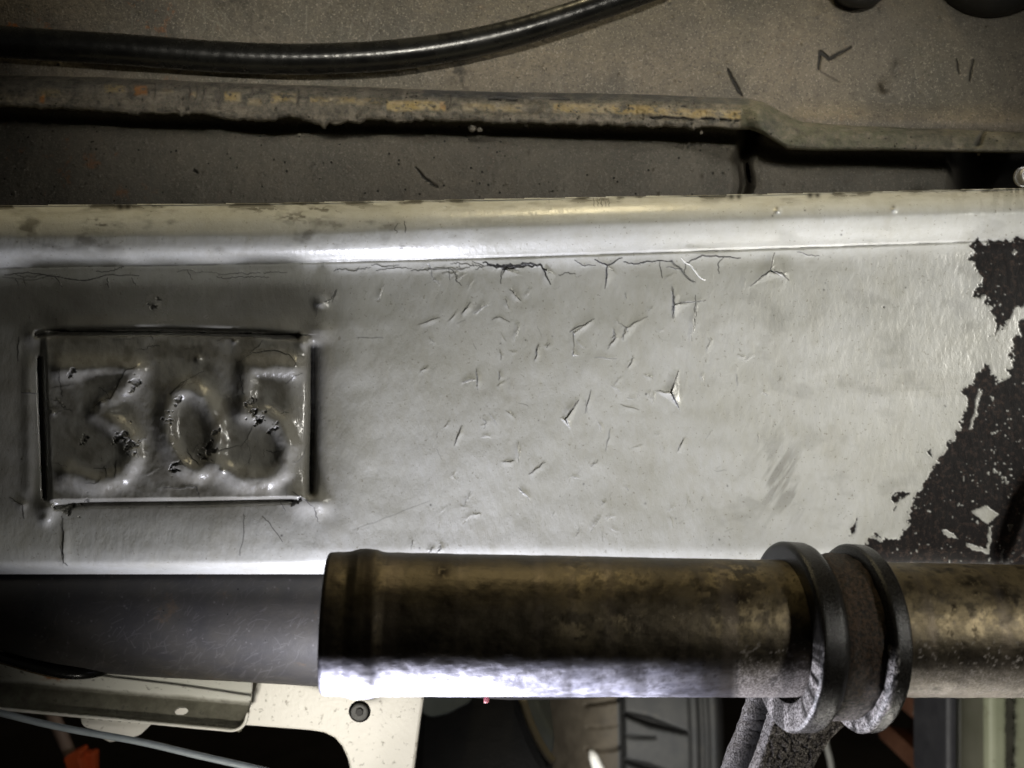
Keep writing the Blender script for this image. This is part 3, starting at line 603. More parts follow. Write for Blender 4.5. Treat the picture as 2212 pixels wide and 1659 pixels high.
    f = np.interp(T, (0, 0.10, 0.86, 0.95, 1.0), (-0.06, 0, 0.93, 1.0, 0.99)); VV = top+(bot-top)*f
    yy = np.interp(t, (0, 0.08, 0.2, 0.36, 0.6, 0.8, 0.9, 0.96, 1.0), (46, 43, 38, 35.5, 34, 33.5, 35, 39, 52))[:, None]+0*UU
    lump = (fbm(UU/38, VV/22, 4, 131)-0.5)*7*sstep(1680, 1500, UU)+(fbm(UU/90, VV/40, 3, 133)-0.5)*4
    env = np.sin(np.pi*np.clip(T, 0, 1))
    yy = yy-(lump+(fbm(UU/11, VV/8, 3, 135)-0.5)*3.4*sstep(1680, 1500, UU))*env*0.5
    yy -= 6*np.exp(-((UU-1640)/26)**2)*env
    A = {k: np.zeros_like(UU) for k in ('tan', 'orange', 'green', 'blue', 'dirt')}
    def patch(key, u0, u1, t0, t1, val, nz=0.5):
        m = sstep(u0-3, u0+3, UU)*sstep(u1+3, u1-3, UU)*sstep(t0-0.05, t0+0.05, T)*sstep(t1+0.05, t1-0.05, T)
        A[key] = np.maximum(A[key], m*val*(sstep(0.70, 0.50, fbm(UU/13, VV/6, 4, 141, 0.65)) if key in ('tan', 'orange') else np.clip(1-nz*1.6*np.clip(fbm(UU/14, VV/9, 3, 141)-0.35, 0, 1)*2, 0, 1)))
    for q in ((225, 270, 0.25, 0.42, 0.6), (485, 520, 0.3, 0.5, 0.75), (535, 565, 0.42, 0.55, 0.5), (585, 640, 0.3, 0.5, 0.6), (670, 770, 0.32, 0.46, 0.55), (770, 825, 0.35, 0.5, 0.4), (835, 962, 0.38, 0.62, 0.8), (1000, 1130, 0.42, 0.6, 0.5), (1195, 1420, 0.36, 0.58, 0.6), (1420, 1600, 0.42, 0.64, 0.6), (415, 425, 0.35, 0.55, 0.8), (350, 375, 0.3, 0.4, 0.4), (80, 130, 0.4, 0.6, 0.3)): patch('tan', *q)
    for q in ((290, 318, 0.25, 0.45, 0.85), (86, 96, 0.55, 0.75, 0.9), (410, 416, 0.4, 0.5, 0.7), (950, 962, 0.4, 0.6, 0.4)): patch('orange', *q, nz=0.2)
    patch('green', 1600, 1960, 0.1, 1.0, 0.6, 0.6); patch('green', 1960, 2300, 0.1, 1.0, 0.3, 0.5); patch('blue', 915, 1620, -0.1, 0.26, 0.75, 0.4); patch('blue', 1000, 1110, -0.1, 0.3, 0.6)
    def slit(u0, u1, tt):
        m = sstep(u0, u0+6, UU)*sstep(u1, u1-6, UU)*np.exp(-((T-tt)/0.022)**2)*(fbm(UU/16, UU*0, 2, 151) > 0.3)
        A['dirt'] = np.maximum(A['dirt'], m); return m*2.0
    for q in ((1052, 1120, 0.30), (1184, 1236, 0.26), (1400, 1500, 0.66), (1510, 1600, 0.68), (1468, 1484, 0.36), (884, 905, 0.27), (1060, 1080, 0.28)): yy = yy+slit(*q)
    for u0 in (330, 405, 470, 640, 968, 420, 435): # cracks across
        m = np.exp(-((UU-u0-6*np.sin(T*5))/1.8)**2)*sstep(0.1, 0.2, T)*sstep(0.7, 0.5, T); A['dirt'] = np.maximum(A['dirt'], m*0.55); yy = yy+m*0.8
    for k in range(46):
        u0, t0 = random.uniform(0, 1600), random.uniform(0.3, 0.85); q_ = random.uniform(0.9, 2.4); m = np.exp(-((UU-u0)/q_)**2-((T-t0)/(q_*0.016))**2); A['dirt'] = np.maximum(A['dirt'], m*0.8); yy = yy+m*1.2
    m = np.exp(-((UU-2116+(T-0.5)*26)/6)**2)*sstep(0.1, 0.2, T)*sstep(0.75, 0.6, T); yy = yy+m*3; A['dirt'] = np.maximum(A['dirt'], m*0.5)
    P = unproj(UU, VV, yy*0.001)
    sub_grid('weld_seam', P, np.ones((len(t)-1, nu-1), bool), SEAM, root, A)
    # lumps of sealer hanging under the seam
    bm_v, bm_f = [], []
    for u, v, r, q in ((224, 243, 7, 1.3), (1020, 284, 13, 0.7), (1036, 286, 9, 0.8), (1136, 276, 6, 0.8), (700, 272, 11, 1.5), (1515, 292, 5, 1), (1535, 276, 10, 0.7), (2114, 338, 5, 1)):
        c = at(u, v-6, 0.040); R = r*S*0.85
        for k in range(1):
            nn, mm = 10, 7; base = len(bm_v)
            for a in range(mm):
                ph = math.pi*(a+0.5)/mm
                for b in range(nn):
                    th = 2*math.pi*b/nn; rr = R*random.uniform(0.75, 1.2)
                    bm_v.append((c.x+rr*math.sin(ph)*math.cos(th), c.y+rr*math.sin(ph)*math.sin(th), c.z+rr*q*math.cos(ph)))
            bm_f += (grid_faces(mm, nn, True)+base).tolist(); bm_f += [list(range(base, base+nn))[::-1], list(range(base+(mm-1)*nn, base+mm*nn))]
    tag(mesh_obj('sealer_lumps', bm_v, bm_f, SEAM, root), kind='stuff')
build_sheet()
# ------------------------------------------------------------------ hose across the top
hp = smooth_path([at(u, v, 0.0365) for u, v in ((-160, 70), (0, 90), (250, 106), (500, 124), (700, 127), (900, 113), (1106, 73), (1330, 2), (1500, -60))], 260)
rr = np.interp(np.linspace(0, 1, 260), (0, 0.3, 0.6, 1), (34*S*1.1, 33*S*1.1, 32*S*1.1, 26*S*1.1))*(1+0.006*np.sin(np.arange(260)*1.7))
tag(tube('rubber_hose', hp, rr, RUBBER, nt=32), 'glossy black rubber hose sagging across the dusty sheet at the top', 'hose')
# rubber mounts at the top edge
def dome(name, c, R, mat, lab, cat, grp=None, sq=0.8):
    pr = [(0, -R*0.3), (R*0.5, -R*0.27), (R*0.9, -R*0.1), (R, R*0.15), (R*0.96, R*0.5), (R*0.8, R*0.6), (R*0.8, R*1.2)]
    nt = 40; V = []
    for r, y in pr:
        for k in range(nt):
            a = 2*math.pi*k/nt; V.append((c.x+r*math.cos(a), c.y+y, c.z+r*sq*math.sin(a)))
    return tag(mesh_obj(name, V, grid_faces(len(pr), nt, True), mat), lab, cat, grp)
dome('rubber_bush', at(1868, -46, 0.034), 66*S*1.10, MATTBLACK, 'round black rubber bush at the top edge, right of the hose', 'rubber bush')
dome('rubber_mount', at(2170, -85, 0.034), 130*S*1.10, MATTBLACK, 'wide dull black rubber mount in the top right corner', 'rubber mount')
# bolt head at the right edge
def bolt(name, c, R, mat, lab=None, cat=None, parent=None, depth=None, hexa=True):
    nt = 6 if hexa else 28; V = []; depth = depth or R*0.9
    for r, y in ((0.0001, -depth), (R*0.86, -depth), (R, -depth*0.8), (R, 0), (R*1.25, 0), (R*1.25, R*0.3)):
        for k in range(nt):
            a = 2*math.pi*(k+0.3)/nt; V.append((c.x+r*math.cos(a), c.y+y, c.z+r*math.sin(a)))
    o = mesh_obj(name, V, grid_faces(6, nt, True), mat, parent, smooth=False)
    return tag(o, lab, cat)
bolt('bolt', at(2214, 382, 0.03), 18*S*1.09, dirty('steel_bolt', (0.3, 0.3, 0.32), (0.45, 0.45, 0.46), 300, 0.3, 0.5, 0.6), 'small steel bolt head just above the rail at the right edge', 'bolt', hexa=False)
# ------------------------------------------------------------------ grey scratched tube at lower left
def build_cross():
    root = thing('cross_tube', tuple(at(500, 1360, 0.05)), 'scratched dark grey round cross tube under the left of the rail', 'cross tube')
    F = Field(-60, 1420, 1200, 1520, 1.6); U, V = F.U, F.V
    b = np.interp(F.u, (-60, -10, 60, 120, 200, 300, 500, 700, 900, 1100, 1250, 1420), (1385, 1402, 1428, 1442, 1453, 1461, 1472, 1484, 1500, 1512, 1510, 1495))
    t0 = 1190.0
    W_ = (V-t0)/(b[None, :]-t0)
    q = np.clip(W_*2-1, -1, 1.0)
    Y = 62-34*np.sqrt(np.clip(1-np.abs(q)**2.3, 0, 1))
    Y += 1.0*np.exp(-((W_-0.955)/0.02)**2)
    scr = np.zeros_like(U)
    for k in range(560):
        u, v = random.gauss(430, 210), random.uniform(1245, 1480); L = random.uniform(6, 30); a = random.choice((random.gauss(-1.0, 0.3), random.gauss(-0.4, 0.2), random.gauss(-0.9, 0.5))); cv = random.uniform(-0.5, 0.5)
        p = [(u, v)]
        for s_ in range(3): p.append((p[-1][0]+L/3*math.cos(a), p[-1][1]+L/3*math.sin(a))); a += cv*0.5
        F.line(scr, p, random.uniform(0.1, 0.5), random.uniform(0.03, 0.30)*(1.0 if v > 1320 else 0.5))
    for k in range(60): F.spot(scr, random.uniform(0, 700), random.uniform(1240, 1450), random.uniform(1, 2), 0.5)
    keep = (W_ <= 1.004)[:-1, :-1]
    P = unproj(U, np.minimum(V, b[None, :]), Y*0.001)
    sub_grid('tube_wall', P, keep, TUBE, root, {'scr': np.clip(scr, 0, 1)}, grid_normals(P))
    return root
build_cross()
# ------------------------------------------------------------------ steel steering tube in front
PK = 0.93; CP = np.array([0, -D, 0])
PA = CP+PK*(np.array([-0.0565, -0.045, -0.0720])-CP); PB = CP+PK*(np.array([0.169, -0.019, -0.0814])-CP); PR = 0.0212*PK
AX = (PB-PA); LN = np.linalg.norm(AX); AX /= LN
E1 = np.array([0, 1.0, 0]); E1 -= AX*(E1 @ AX); E1 /= np.linalg.norm(E1); E2 = np.cross(AX, E1)      # E2: about -z / +z
if E2[2] < 0: E2 = -E2
def around(s, r, th): # th=0 faces camera, +90 up
    return PA+AX*s+r*(-E1*math.cos(th)+E2*math.sin(th))
def build_pipe():
    root = thing('steering_tube', tuple(PA+AX*0.1), 'oily brown steel tube with a beaded open end below the white rail', 'steel tube')
    s = np.concatenate([np.linspace(0, 0.022, 60), np.linspace(0.0225, LN+0.02, 520)]); nt = 220
    th = np.linspace(-math.pi, math.pi, nt, endpoint=False)
    r = np.interp(s, (0, 0.0006, 0.003, 0.0062, 0.0070, 0.0085, 0.0105, 0.0135, 0.0150, 0.0165, 0.018), (0.955, 0.985, 0.995, 1.0, 1.012, 1.035, 1.042, 1.035, 1.012, 0.999, 1.0))*PR
    Sg, Th = np.meshgrid(s, th, indexing='ij'); R = np.repeat(r[:, None], nt, 1)
    R = R+(fbm(Sg*300, np.sin(Th)*9, 3, 201)-0.5)*0.00025
    P = PA+AX*Sg[..., None]+R[..., None]*(-E1*np.cos(Th)[..., None]+E2*np.sin(Th)[..., None])
    u = 1106+P[..., 0]/S*D/(D+P[..., 1])
    h = np.sin(Th)
    nz = fbm(Sg*240, Th*5.5, 6, 211, 0.72); n2 = fbm(Sg*900, Th*22, 4, 213, 0.6)
    gold = np.exp(-((u-1245)/42)**2)*sstep(0.38, 0.6, nz)*0.65*sstep(-0.25, 0.2, h)  # gold: warm light on bare steel, painted into the colour
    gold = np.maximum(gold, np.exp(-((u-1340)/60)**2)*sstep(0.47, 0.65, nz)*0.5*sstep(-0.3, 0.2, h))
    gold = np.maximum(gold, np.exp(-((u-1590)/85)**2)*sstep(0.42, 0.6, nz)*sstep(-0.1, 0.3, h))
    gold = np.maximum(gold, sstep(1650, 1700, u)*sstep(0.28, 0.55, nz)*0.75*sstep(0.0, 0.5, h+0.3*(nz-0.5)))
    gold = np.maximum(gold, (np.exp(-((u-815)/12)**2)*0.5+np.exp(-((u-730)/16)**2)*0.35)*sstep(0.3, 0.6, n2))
    steel = (1-0.75*sstep(1330, 1580, u))*(1-0.45*sstep(0.45, 0.7, fbm(u/55, Th*0.6, 4, 217)))*sstep(-0.14, -0.36, h+0.14*(nz-0.5))*sstep(1620, 1560, u)*(0.55+0.45*sstep(0.35, 0.6, nz))  # lit underside band painted bright, fading before the clamp
    dust_light = sstep(1575, 1600, u)*sstep(-0.15, -0.45, h+0.25*(n2-0.5))*0.95
    dust_light = dust_light*(1-0.75*sstep(1880, 1960, u)); dust_light = np.maximum(dust_light, sstep(1560, 1620, u)*sstep(0.62, 0.72, n2)*0.6*sstep(0.2, -0.1, h))  # dust thinned right of the clamp to paint its shadow
    dirt = sstep(0.66, 0.74, nz)*0.6*sstep(1100, 1400, u)
    for uu, hh, a, b in ((955, 0.86, 16, 0.08), (2165, 0.72, 22, 0.11), (2090, 0.83, 26, 0.04), (2110, 0.72, 10, 0.04), (1600, 0.62, 40, 0.12), (968, -0.54, 6, 0.03), (1005, -0.35, 8, 0.03), (2060, 0.55, 12, 0.08)):
        dirt = np.maximum(dirt, np.exp(-(((u-uu)/a)**2+((h-hh)/b)**2))*sstep(0.28, 0.45, n2))
    dirt = np.maximum(dirt, np.exp(-((u-795)/18)**2)*0.75); dirt = np.maximum(dirt, np.exp(-((u-1592)/3)**2)*0.8*sstep(0, -0.2, h)*sstep(0.3, 0.5, n2))
    V = P.reshape(-1, 3); Fc = grid_faces(len(s), nt, True)
    bead_row = int(np.searchsorted(s, 0.0168))
    A = dict(gold=gold, steel=steel, dust_light=dust_light, dirt=dirt)
    fr = (np.arange(len(Fc))//nt)
    T1 = np.gradient(P, axis=0); nrm = np.cross(T1, np.roll(P, -1, 1)-np.roll(P, 1, 1)); nrm /= np.linalg.norm(nrm, axis=-1, keepdims=True)
    out_ = (-E1*np.cos(Th)[..., None]+E2*np.sin(Th)[..., None]); nrm = np.where((nrm*out_).sum(-1, keepdims=True) < 0, -nrm, nrm)
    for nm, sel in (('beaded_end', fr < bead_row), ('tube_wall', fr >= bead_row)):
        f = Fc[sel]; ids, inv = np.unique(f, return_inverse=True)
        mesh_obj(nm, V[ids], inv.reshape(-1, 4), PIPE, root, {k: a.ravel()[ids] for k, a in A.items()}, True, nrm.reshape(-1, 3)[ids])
    # inner bore and rim at the open end
    prof = [(0, 0.955), (-0.0002, 0.92), (0.0005, 0.89), (0.03, 0.88), (0.031, 0.001)]
    Pi = np.stack([PA+AX*a+PR*b*(-E1[None]*np.cos(th)[:, None]+E2[None]*np.sin(th)[:, None]) for a, b in prof], 0); z = np.zeros(Pi.shape[:2])
    mesh_obj('bore', Pi.reshape(-1, 3), grid_faces(len(prof), nt, True), PIPE, root, dict(gold=z, steel=z, dust_light=z, dirt=z+0.5))
build_pipe()
# a red fleck stuck under the tube
fk = at(1050, 1512, -0.045); V = []
for a in range(6):
    for b in range(9):
        ph = math.pi*(a+0.5)/6; t_ = 2*math.pi*b/9; q = 6.5*S*0.86*random.uniform(0.7, 1.2)
        V.append((fk.x+q*math.sin(ph)*math.cos(t_), fk.y+q*math.sin(ph)*math.sin(t_), fk.z+q*math.cos(ph)))
tag(mesh_obj('paint_fleck', V, grid_faces(6, 9, True), dirty('pink_paint', (0.5, 0.12, 0.14), (0.6, 0.2, 0.2), 500, 0.4, 0.6)), 'tiny pink-red paint fleck hanging under the steel tube', 'paint fleck')
# ------------------------------------------------------------------ cast clamp round the tube
def build_clamp():
    s0 = 0.1480*PK
    root = thing('mounting_clamp', tuple(around(s0, 0, 0)), 'black two-ringed cast clamp gripping the steel tube, with a rough gritty leg below', 'clamp')
    dn = np.array([0, 0, -0.0016])
    nt = 160; th = np.linspace(-math.pi, math.pi, nt, endpoint=False)
    def ring(name, prof, mat, mod=None, nz=0.0003, seed=1, dface=-1, dall=0.0):
        rows = []; dust_light = []
        for a, b in prof:
            a, b = a*PK, b*PK; rad = np.full(nt, b)
            if mod is not None: rad = rad+mod(a, th)*(1 if b > PR*1.05 else 0)
            rad = rad+(fbm(np.cos(th)*5+a*400, np.sin(th)*5, 4, seed, 0.6)-0.5)*nz*2
            h = np.sin(th)+0.5*(fbm(np.cos(th)*12+a*900, np.sin(th)*12, 4, seed+9, 0.7)-0.5)
            dust_light.append(np.maximum(sstep(0.25, -0.15, h)*(1.0 if a <= dface else 0.0)*0.95*sstep(0.36, 0.6, fbm(np.cos(th)*9+a*1200, np.sin(th)*16, 4, seed+19, 0.7)), sstep(-0.35, -0.9, h)*dall))  # gritty dust, painted paler where the lamp lights the lower face
            rows.append(PA+AX*(s0+a)+dn+rad[:, None]*(-E1[None]*np.cos(th)[:, None]+E2[None]*np.sin(th)[:, None]))
        Pm = np.stack(rows, 0)
        return mesh_obj(name, Pm.reshape(-1, 3), grid_faces(len(prof), nt, True), mat, root, {'dust_light': np.stack(dust_light, 0)})
    def fill(pts, n=5):
        o = []
        for p, q in zip(pts, pts[1:]):
            for k in range(n): o.append((p[0]+(q[0]-p[0])*k/n, p[1]+(q[1]-p[1])*k/n))
        return o+[pts[-1]]
    low = lambda a, t: 0.0014*np.exp(-((np.abs(t)-math.pi/2)/0.8)**2)*(t < 0)
    ring('ring', fill([(-0.0036, 0.0214), (-0.0042, 0.0228), (-0.0042, 0.0278), (-0.0036, 0.0286), (-0.003, 0.0289), (0.003, 0.0287), (0.0042, 0.0281), (0.0058, 0.0262), (0.0062, 0.0245)]), BLACKRING, low, 0.00010, 3, -0.0034*PK, 0.28)
    ring('collar', fill([(0.0050, 0.0250), (0.0075, 0.0256), (0.012, 0.0254), (0.0165, 0.0256), (0.0195, 0.0250)], 8), TAPE, lambda a, t: 0.0012*np.exp(-((t+1.57)/0.6)**2), 0.0007, 5, -1, 0.3)
    hook = lambda a, t: 0.0016*np.exp(-((t+1.35)/0.5)**2)
    ring('ring', fill([(0.0175, 0.0238), (0.0178, 0.0268), (0.0184, 0.0281), (0.0192, 0.0286), (0.0235, 0.0284), (0.0244, 0.0276), (0.0246, 0.0214)]), BLACKRING, hook, 0.00012, 7, 0.0192*PK, 0.1)
    # leg: shaped block, subdivided and roughened
    y0, y1 = -0.030, 0.0
    pts = [(1668, 1498), (1740, 1500), (1850, 1535), (1838, 1556), (1800, 1592), (1768, 1640), (1745, 1700), (1730, 1760), (1598, 1760), (1618, 1700), (1640, 1650), (1660, 1590), (1676, 1540)]
    n = len(pts); dense = []; lf = []
    for i in range(n):
        p, q = pts[i], pts[(i+1) % n]; L = math.hypot(q[0]-p[0], q[1]-p[1]); k = max(2, int(L/5))
        for j in range(k): lf.append(1.0 if i >= 8 else 0.0); dense.append((p[0]+(q[0]-p[0])*j/k, p[1]+(q[1]-p[1])*j/k))
    m = len(dense); f2 = np.array([tuple(at(u, v, y0)) for u, v in dense]); cen = f2.mean(0)
    rows = []
    for sc in np.linspace(0.02, 0.96, 26): rows.append(np.c_[cen[0]+(f2[:, 0]-cen[0])*sc, np.full(m, y0), cen[2]+(f2[:, 2]-cen[2])*sc])
    for y in np.linspace(y0+0.0008, y1, 26): rows.append(np.c_[f2[:, 0], np.full(m, y), f2[:, 2]])
    Pm = np.stack(rows, 0)
    # hollow in the left side of the leg (web between two flanges); its shade painted dark, the lit flanges pale
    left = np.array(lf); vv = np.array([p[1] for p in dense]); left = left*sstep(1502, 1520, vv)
    dust_light = np.zeros(Pm.shape[:2]); dark = np.zeros(Pm.shape[:2])
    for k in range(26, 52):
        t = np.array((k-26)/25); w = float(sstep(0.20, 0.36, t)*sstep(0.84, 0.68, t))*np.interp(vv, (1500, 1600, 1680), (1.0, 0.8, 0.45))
        Pm[k, :, 0] += left*0.009*w; dust_light[k] = left*np.clip(1-w*1.6, 0, 1)*1.0; dark[k] = left*np.clip(w*2.2, 0, 1)
    dust_light = dust_light*sstep(0.25, 0.5, fbm(Pm[..., 0]*500, Pm[..., 2]*500, 3, 27)+0.15); dust_light[:26] = 0.0
    nz = (fbm(Pm[..., 0]*900+Pm[..., 1]*700, Pm[..., 2]*900+Pm[..., 1]*300, 4, 17, 0.7)-0.5)*0.0022
    Pm[..., 1] += nz; Pm[..., 0] += nz*0.8
    mesh_obj('leg', Pm.reshape(-1, 3), grid_faces(len(rows), m, True), CAST, root, {'dust_light': dust_light, 'dark': dark})
build_clamp()
# ------------------------------------------------------------------ lower left: channel, bracket, cable, loop, wire
def build_channel():
    root = thing('channel_bracket', tuple(at(260, 1510, 0.075)), 'grimy grey sheet-metal channel with a small hole at the lower left', 'channel')
    F = Field(-80, 552, 1380, 1600, 2.0); U, V = F.U, F.V
    bt = np.interp(F.u, (-80, 0, 500, 560), (1522, 1530, 1576, 1580))
    corner = in_poly(U, V, round_poly([(-90, 1370), (543, 1370), (543, 1500), (528, 1579), (-90, 1516)], 34, 8))
    bend = np.interp(F.u, (-80, 552), (1462, 1516))[None, :]
    y = 58+22*sstep(-75, 12, V-bend)-np.clip(V-bend-8, 0, 200)*0.10
    lip = np.exp(-((V-bt[None, :]+2)/3.0)**2)*2.2
    Y = y-lip+(fbm(U/80, V/50, 2, 301)-0.5)*1.0
    hole = ((U-390-(V-1535)*-0.3)/15)**2+((V-1535)/8.5)**2 < 1
    keep = (corner & ~hole & (V <= bt[None, :]+2))[:-1, :-1]
    P = unproj(U, V, Y*0.001)
    gm = sstep(-10, 14, V-bend); rs = np.exp(-(((U-118)/24)**2+((V-1463)/7)**2))*sstep(0.35, 0.6, fbm(U/9, V/6, 3, 303))  # grime below the bend, with the lower face's shade painted in
    o = sub_grid('channel_wall', P, keep, GREYPAINT, root, {'grime_dark': gm, 'rust': np.clip(rs*1.4, 0, 1)})
    so = o.modifiers.new('t', 'SOLIDIFY'); so.thickness = 0.0016; so.offset = -1
    LIPM = dirty('bare_lip', (0.55, 0.54, 0.48), (0.66, 0.65, 0.60), 50, 0.35, 0.5)
    lp = smooth_path([at(u, v, 0.073) for u, v in ((-80, 1523), (0, 1531), (250, 1554), (470, 1575), (505, 1577), (526, 1566), (536, 1540))], 80)
    tube('rolled_lip', lp, 3.6*S*1.2, LIPM, root, 10)
build_channel()
def build_support():
    y0 = 0.088
    root = thing('support_bracket', tuple(at(700, 1540, y0)), 'off-white T-shaped sheet bracket with one dark bolt, hanging below the tube end', 'bracket')
    pts = [(200, 1440), (560, 1455), (920, 1478), (908, 1560), (888, 1720), (772, 1720)]
    curve = [(758, 1675), (750, 1640), (738, 1613), (722, 1595), (700, 1584), (670, 1579), (540, 1569), (200, 1545)]
    extrude('plate', pts+curve, y0, y0+0.004, WHITE, root, 0.0012)
    c = at(777, 1537, y0); bolt('bolt', c, 19*S*(D+y0)/D, BOLTM, None, None, root, depth=0.0015, hexa=False)
    bolt('bolt_recess', at(777, 1537, y0-0.0012), 9*S*(D+y0)/D, MATTBLACK, None, None, root, depth=0.001, hexa=True)
build_support()
extrude('white_block', round_poly([(172, 1520), (345, 1530), (330, 1562), (300, 1590), (278, 1594), (176, 1570)], 14, 5), 0.092, 0.12, WHITE, None, 0.003, 3)
tag(bpy.data.objects['white_block'], 'rounded white block showing below the channel edge at the lower left', 'block')
sb = tube('white_stud', [at(245, 1560, 0.10), at(246, 1590, 0.10), at(247, 1598, 0.10)], [20*S*1.3, 22*S*1.3, 12*S*1.3], WHITE, nt=20)
tag(sb, 'small rounded white stud under the white block', 'stud')
cb = smooth_path([at(u, v, 0.045) for u, v in ((-90, 1518), (0, 1540), (130, 1571), (300, 1602), (420, 1630), (560, 1662), (760, 1710))], 90)
tag(tube('grey_cable', cb, 7.2*S*1.14, dirty('grey_sheath', (0.20, 0.23, 0.25), (0.26, 0.29, 0.31), 60, 0.4, 0.55), nt=16), 'thin blue-grey cable sloping down across the lower left corner', 'cable')
bc = smooth_path([at(u, v, y) for u, v, y in ((-90, 1395, 0.055), (0, 1418, 0.052), (70, 1438, 0.05), (140, 1452, 0.05), (190, 1454, 0.052), (235, 1444, 0.06), (300, 1415, 0.08))], 70)
tag(tube('tube_mouth_loop', bc, np.interp(np.linspace(0, 1, 70), (0, 0.5, 1), (9*S*1.2, 13*S*1.2, 9*S*1.2)), RUBBER, nt=16), 'thick black loop standing in for the dark open end of the grey tube', 'cable')  # loop added in place of the tube's dark mouth
bc = smooth_path([at(u, v, y) for u, v, y in ((-90, 1412, 0.06), (0, 1430, 0.058), (70, 1450, 0.057), (130, 1462, 0.057), (190, 1462, 0.06), (235, 1450, 0.07), (300, 1422, 0.09))], 70)
tag(tube('brown_wire', bc, 4*S*1.2, dirty('brown_sheath', (0.06, 0.04, 0.02), (0.10, 0.07, 0.03), 80, 0.3, 0.5), nt=12), 'thin brown wire running just below the black loop', 'wire')
# ------------------------------------------------------------------ things further back, seen below the tube
def build_handle():
    y = 0.55; k = (D+y)/D
    root = thing('jack_handle', tuple(at(150, 1600, y)), 'pinkish-grey rod with an orange end in the dark lower left corner', 'handle')
    tube('rod', [at(104, 1520, y), at(126, 1572, y), at(152, 1632, y), at(180, 1700, y)], 13.5*S*k, dirty('rod_paint', (0.16, 0.115, 0.10), (0.22, 0.16, 0.14), 20, 0.5, 0.7), root, 16)
    OR = dirty('orange_plastic', (0.42, 0.065, 0.018), (0.52, 0.09, 0.025), 20, 0.4, 0.6)
    extrude('orange_sleeve', [(136, 1639), (152, 1629), (170, 1621), (177, 1624), (171, 1640), (182, 1668), (192, 1730), (160, 1730)], y-0.03, y-0.015, OR, root, 0.003, 2)
    extrude('orange_tab', [(177, 1626), (190, 1628), (204, 1624), (204, 1668), (198, 1720), (186, 1690)], y-0.02, y-0.008, OR, root, 0.003, 2)
build_handle()
q4 = lambda *p: [(840.5+x*0.36, 1486.5+y*0.36) for x, y in p]
def build_bin():
    y = 0.35
    root = thing('plastic_bin', tuple(at(1020, 1600, y)), 'black plastic bin in shadow between the bracket and the tyre', 'bin')
    extrude('bin_wall', q4((150, -60), (780, -60), (830, 120), (900, 300), (985, 470), (985, 700), (100, 700)), y, y+0.2, MATTBLACK, root, 0.01, 3)
    BL = dirty('blue_grey_plastic', (0.16, 0.19, 0.21), (0.22, 0.25, 0.27), 20, 0.45, 0.6)
    extrude('bin_handle', round_poly(q4((195, -60), (520, -60), (490, 90), (350, 162), (255, 184), (196, 160)), 10, 5), y-0.05, y-0.012, BL, root, 0.008, 3)
    extrude('bin_rim', q4((760, -40), (850, -40), (935, 175), (995, 290), (988, 365), (965, 430), (900, 300), (830, 160)), y-0.03, y+0.05, BL, root, 0.006, 3)
    tube('rim_fold', smooth_path([at(u, v, y-0.04) for u, v in q4((800, 60), (840, 190), (900, 320), (950, 400), (985, 440))], 20), 9*S*2, dirty('tan_fold', (0.20, 0.18, 0.14), (0.28, 0.25, 0.20), 30, 0.5, 0.7), root, 10)
build_bin()
BR = dirty('brown_board', (0.10, 0.058, 0.028), (0.15, 0.088, 0.044), 12, 0.55, 0.75, bs=80, bd=0.001)
tag(extrude('brown_board', q4((820, -80), (1300, -80), (1300, 900), (820, 900)), 1.35, 1.40, BR, None, 0.004), 'brown board standing behind the bin, left of the tyre', 'board')
wk = tube('white_stick', [at(u, v, 0.60) for u, v in q4((1212, 368), (1228, 410), (1262, 500), (1300, 620))], [6*S*2.9, 11*S*2.9, 14*S*2.9, 14*S*2.9], dirty('white_stick_paint', (0.75, 0.75, 0.72), (0.8, 0.8, 0.78), 20, 0.4, 0.5), nt=14)
tag(wk, 'white pointed stick leaning in front of the tyre shoulder', 'stick')
